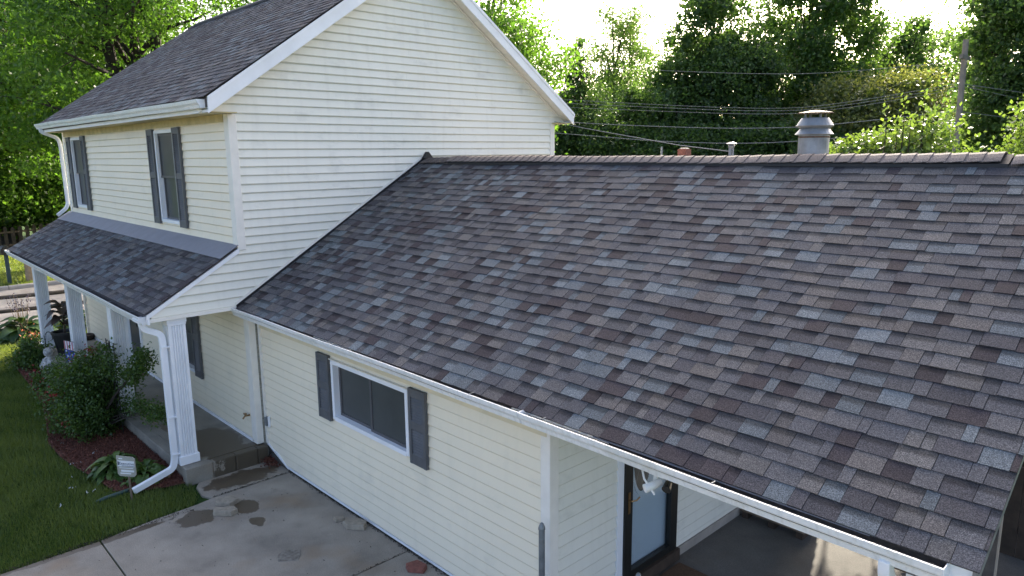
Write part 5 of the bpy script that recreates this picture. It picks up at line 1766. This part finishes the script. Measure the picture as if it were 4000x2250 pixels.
# canna in the pot: large bronze leaves
ca = thing('canna_plant', 'dark bronze large-leaved plant growing from the black planter', 'plant', (-8.15, -0.80, 0.72))
rgc = random.Random(9)
MB().tube([(-8.15, -0.80, 0.70), (-8.14, -0.78, 1.1), (-8.12, -0.76, 1.4)], [0.022, 0.018, 0.010], 7).build('stem', 'bronze', ca)
cm = [hosta_leaf_mesh('leaf', 0.34, 0.22, b, 'bronze', 0.5) for b in (0.8, 1.0, 1.2)]
for k in range(16):
    o = bpy.data.objects.new('leaf', cm[k % 3])
    link(o, ca)
    o.location = (0.02 * math.cos(k), 0.02 * math.sin(k), 0.22 + 0.028 * k)
    o.rotation_euler = (rgc.uniform(-0.3, 0.3), -0.35 + rgc.uniform(-0.25, 0.25), k * 2.4)
tag(MB().lathe(-9.35, -0.12, [(0.16, 0.2495), (0.19, 0.36), (0.17, 0.37), (0.15, 0.33), (0.02, 0.33)], 14).build('small_planter', 'darkwood'), 'small dark planter bowl at the far end of the porch', 'pot')

# fallen white hosta flowers and a dry leaf on the grass
rg = np.random.default_rng(77)
spots = [(-2.75, -2.05), (-1.75, -2.12), (-1.35, -2.02), (-1.20, -2.28), (-0.85, -2.32), (-0.50, -2.18), (-0.35, -2.55), (-2.0, -1.78), (-1.5, -1.72)]
fg = 'fallen white flowers by the hosta'
for k, (x, y) in enumerate(spots):
    C = np.array([(x, y, 0.05)]) + rg.normal(size=(5, 3)) * np.array([0.022, 0.03, 0.01])
    V, F = leaf_quads(C, 0.042, rg, droop=0.2, aspect=0.3, up=1.0)
    o = np_mesh('fallen_flower', V, F, 'petal_white')
    tag(o, 'limp white fallen flower lying beside the hosta bed', 'flower', fg)
C = np.array([(-0.30, -1.24, 0.06), (-0.26, -1.22, 0.055)])
V, F = leaf_quads(C, 0.12, rg, droop=0.0, aspect=0.6, up=2.0)
tag(np_mesh('dry_leaf', V, F, 'dry'), 'dry tan leaf on the mulch near the porch corner', 'leaf')
P = np.column_stack([rg.normal(0.30, 0.10, 400), rg.normal(0.10, 0.06, 400)])
P = P[(P[:, 0] > 0.17) & (P[:, 1] < 0.17)]
C = np.column_stack([P, 0.015 + rg.uniform(0, 0.08, len(P))])
V, F = leaf_quads(C, 0.035, rg, droop=0.0, aspect=0.5, up=0.6)
c = np.repeat(rg.uniform(0, 0.5, len(C)), 4)
stuff(np_mesh('leaf_litter', V, F, 'chip', None, col=np.stack([c] * 3, 1)), 'pile of dark leaf litter in the corner by the porch step', 'litter')


# dirt, twigs and grit along the foot of the wing wall and in the slab joints
rg = np.random.default_rng(123)
n = 1500
P = np.column_stack([rg.uniform(0.8, 6.0, n), 0.195 - np.abs(rg.normal(0, 0.022, n))])
Q = np.column_stack([0.78 + rg.normal(0, 0.008, 260), rg.uniform(-0.98, 0.18, 260)])
R2 = np.column_stack([3.81 + rg.normal(0, 0.008, 220), rg.uniform(-2.4, 0.18, 220)])
E2 = np.column_stack([0.93 + rg.normal(0, 0.03, 900), rg.uniform(-4.2, -1.3, 900)])
G2 = np.column_stack([rg.uniform(1.0, 6.0, 260), rg.uniform(-3.5, 0.1, 260)])
P = np.vstack([P, Q, R2, E2, G2])
C = np.column_stack([P, 0.004 + rg.uniform(0, 0.010, len(P))])
V, F = leaf_quads(C, 0.020, rg, droop=0.0, aspect=0.45, up=1.5)
c = np.repeat(rg.uniform(0, 0.45, len(C)), 4)
stuff(np_mesh('drive_grit', V, F, 'grit', None, col=np.stack([c] * 3, 1)), 'dark dirt and grit along the wall foot and driveway joints', 'dirt')
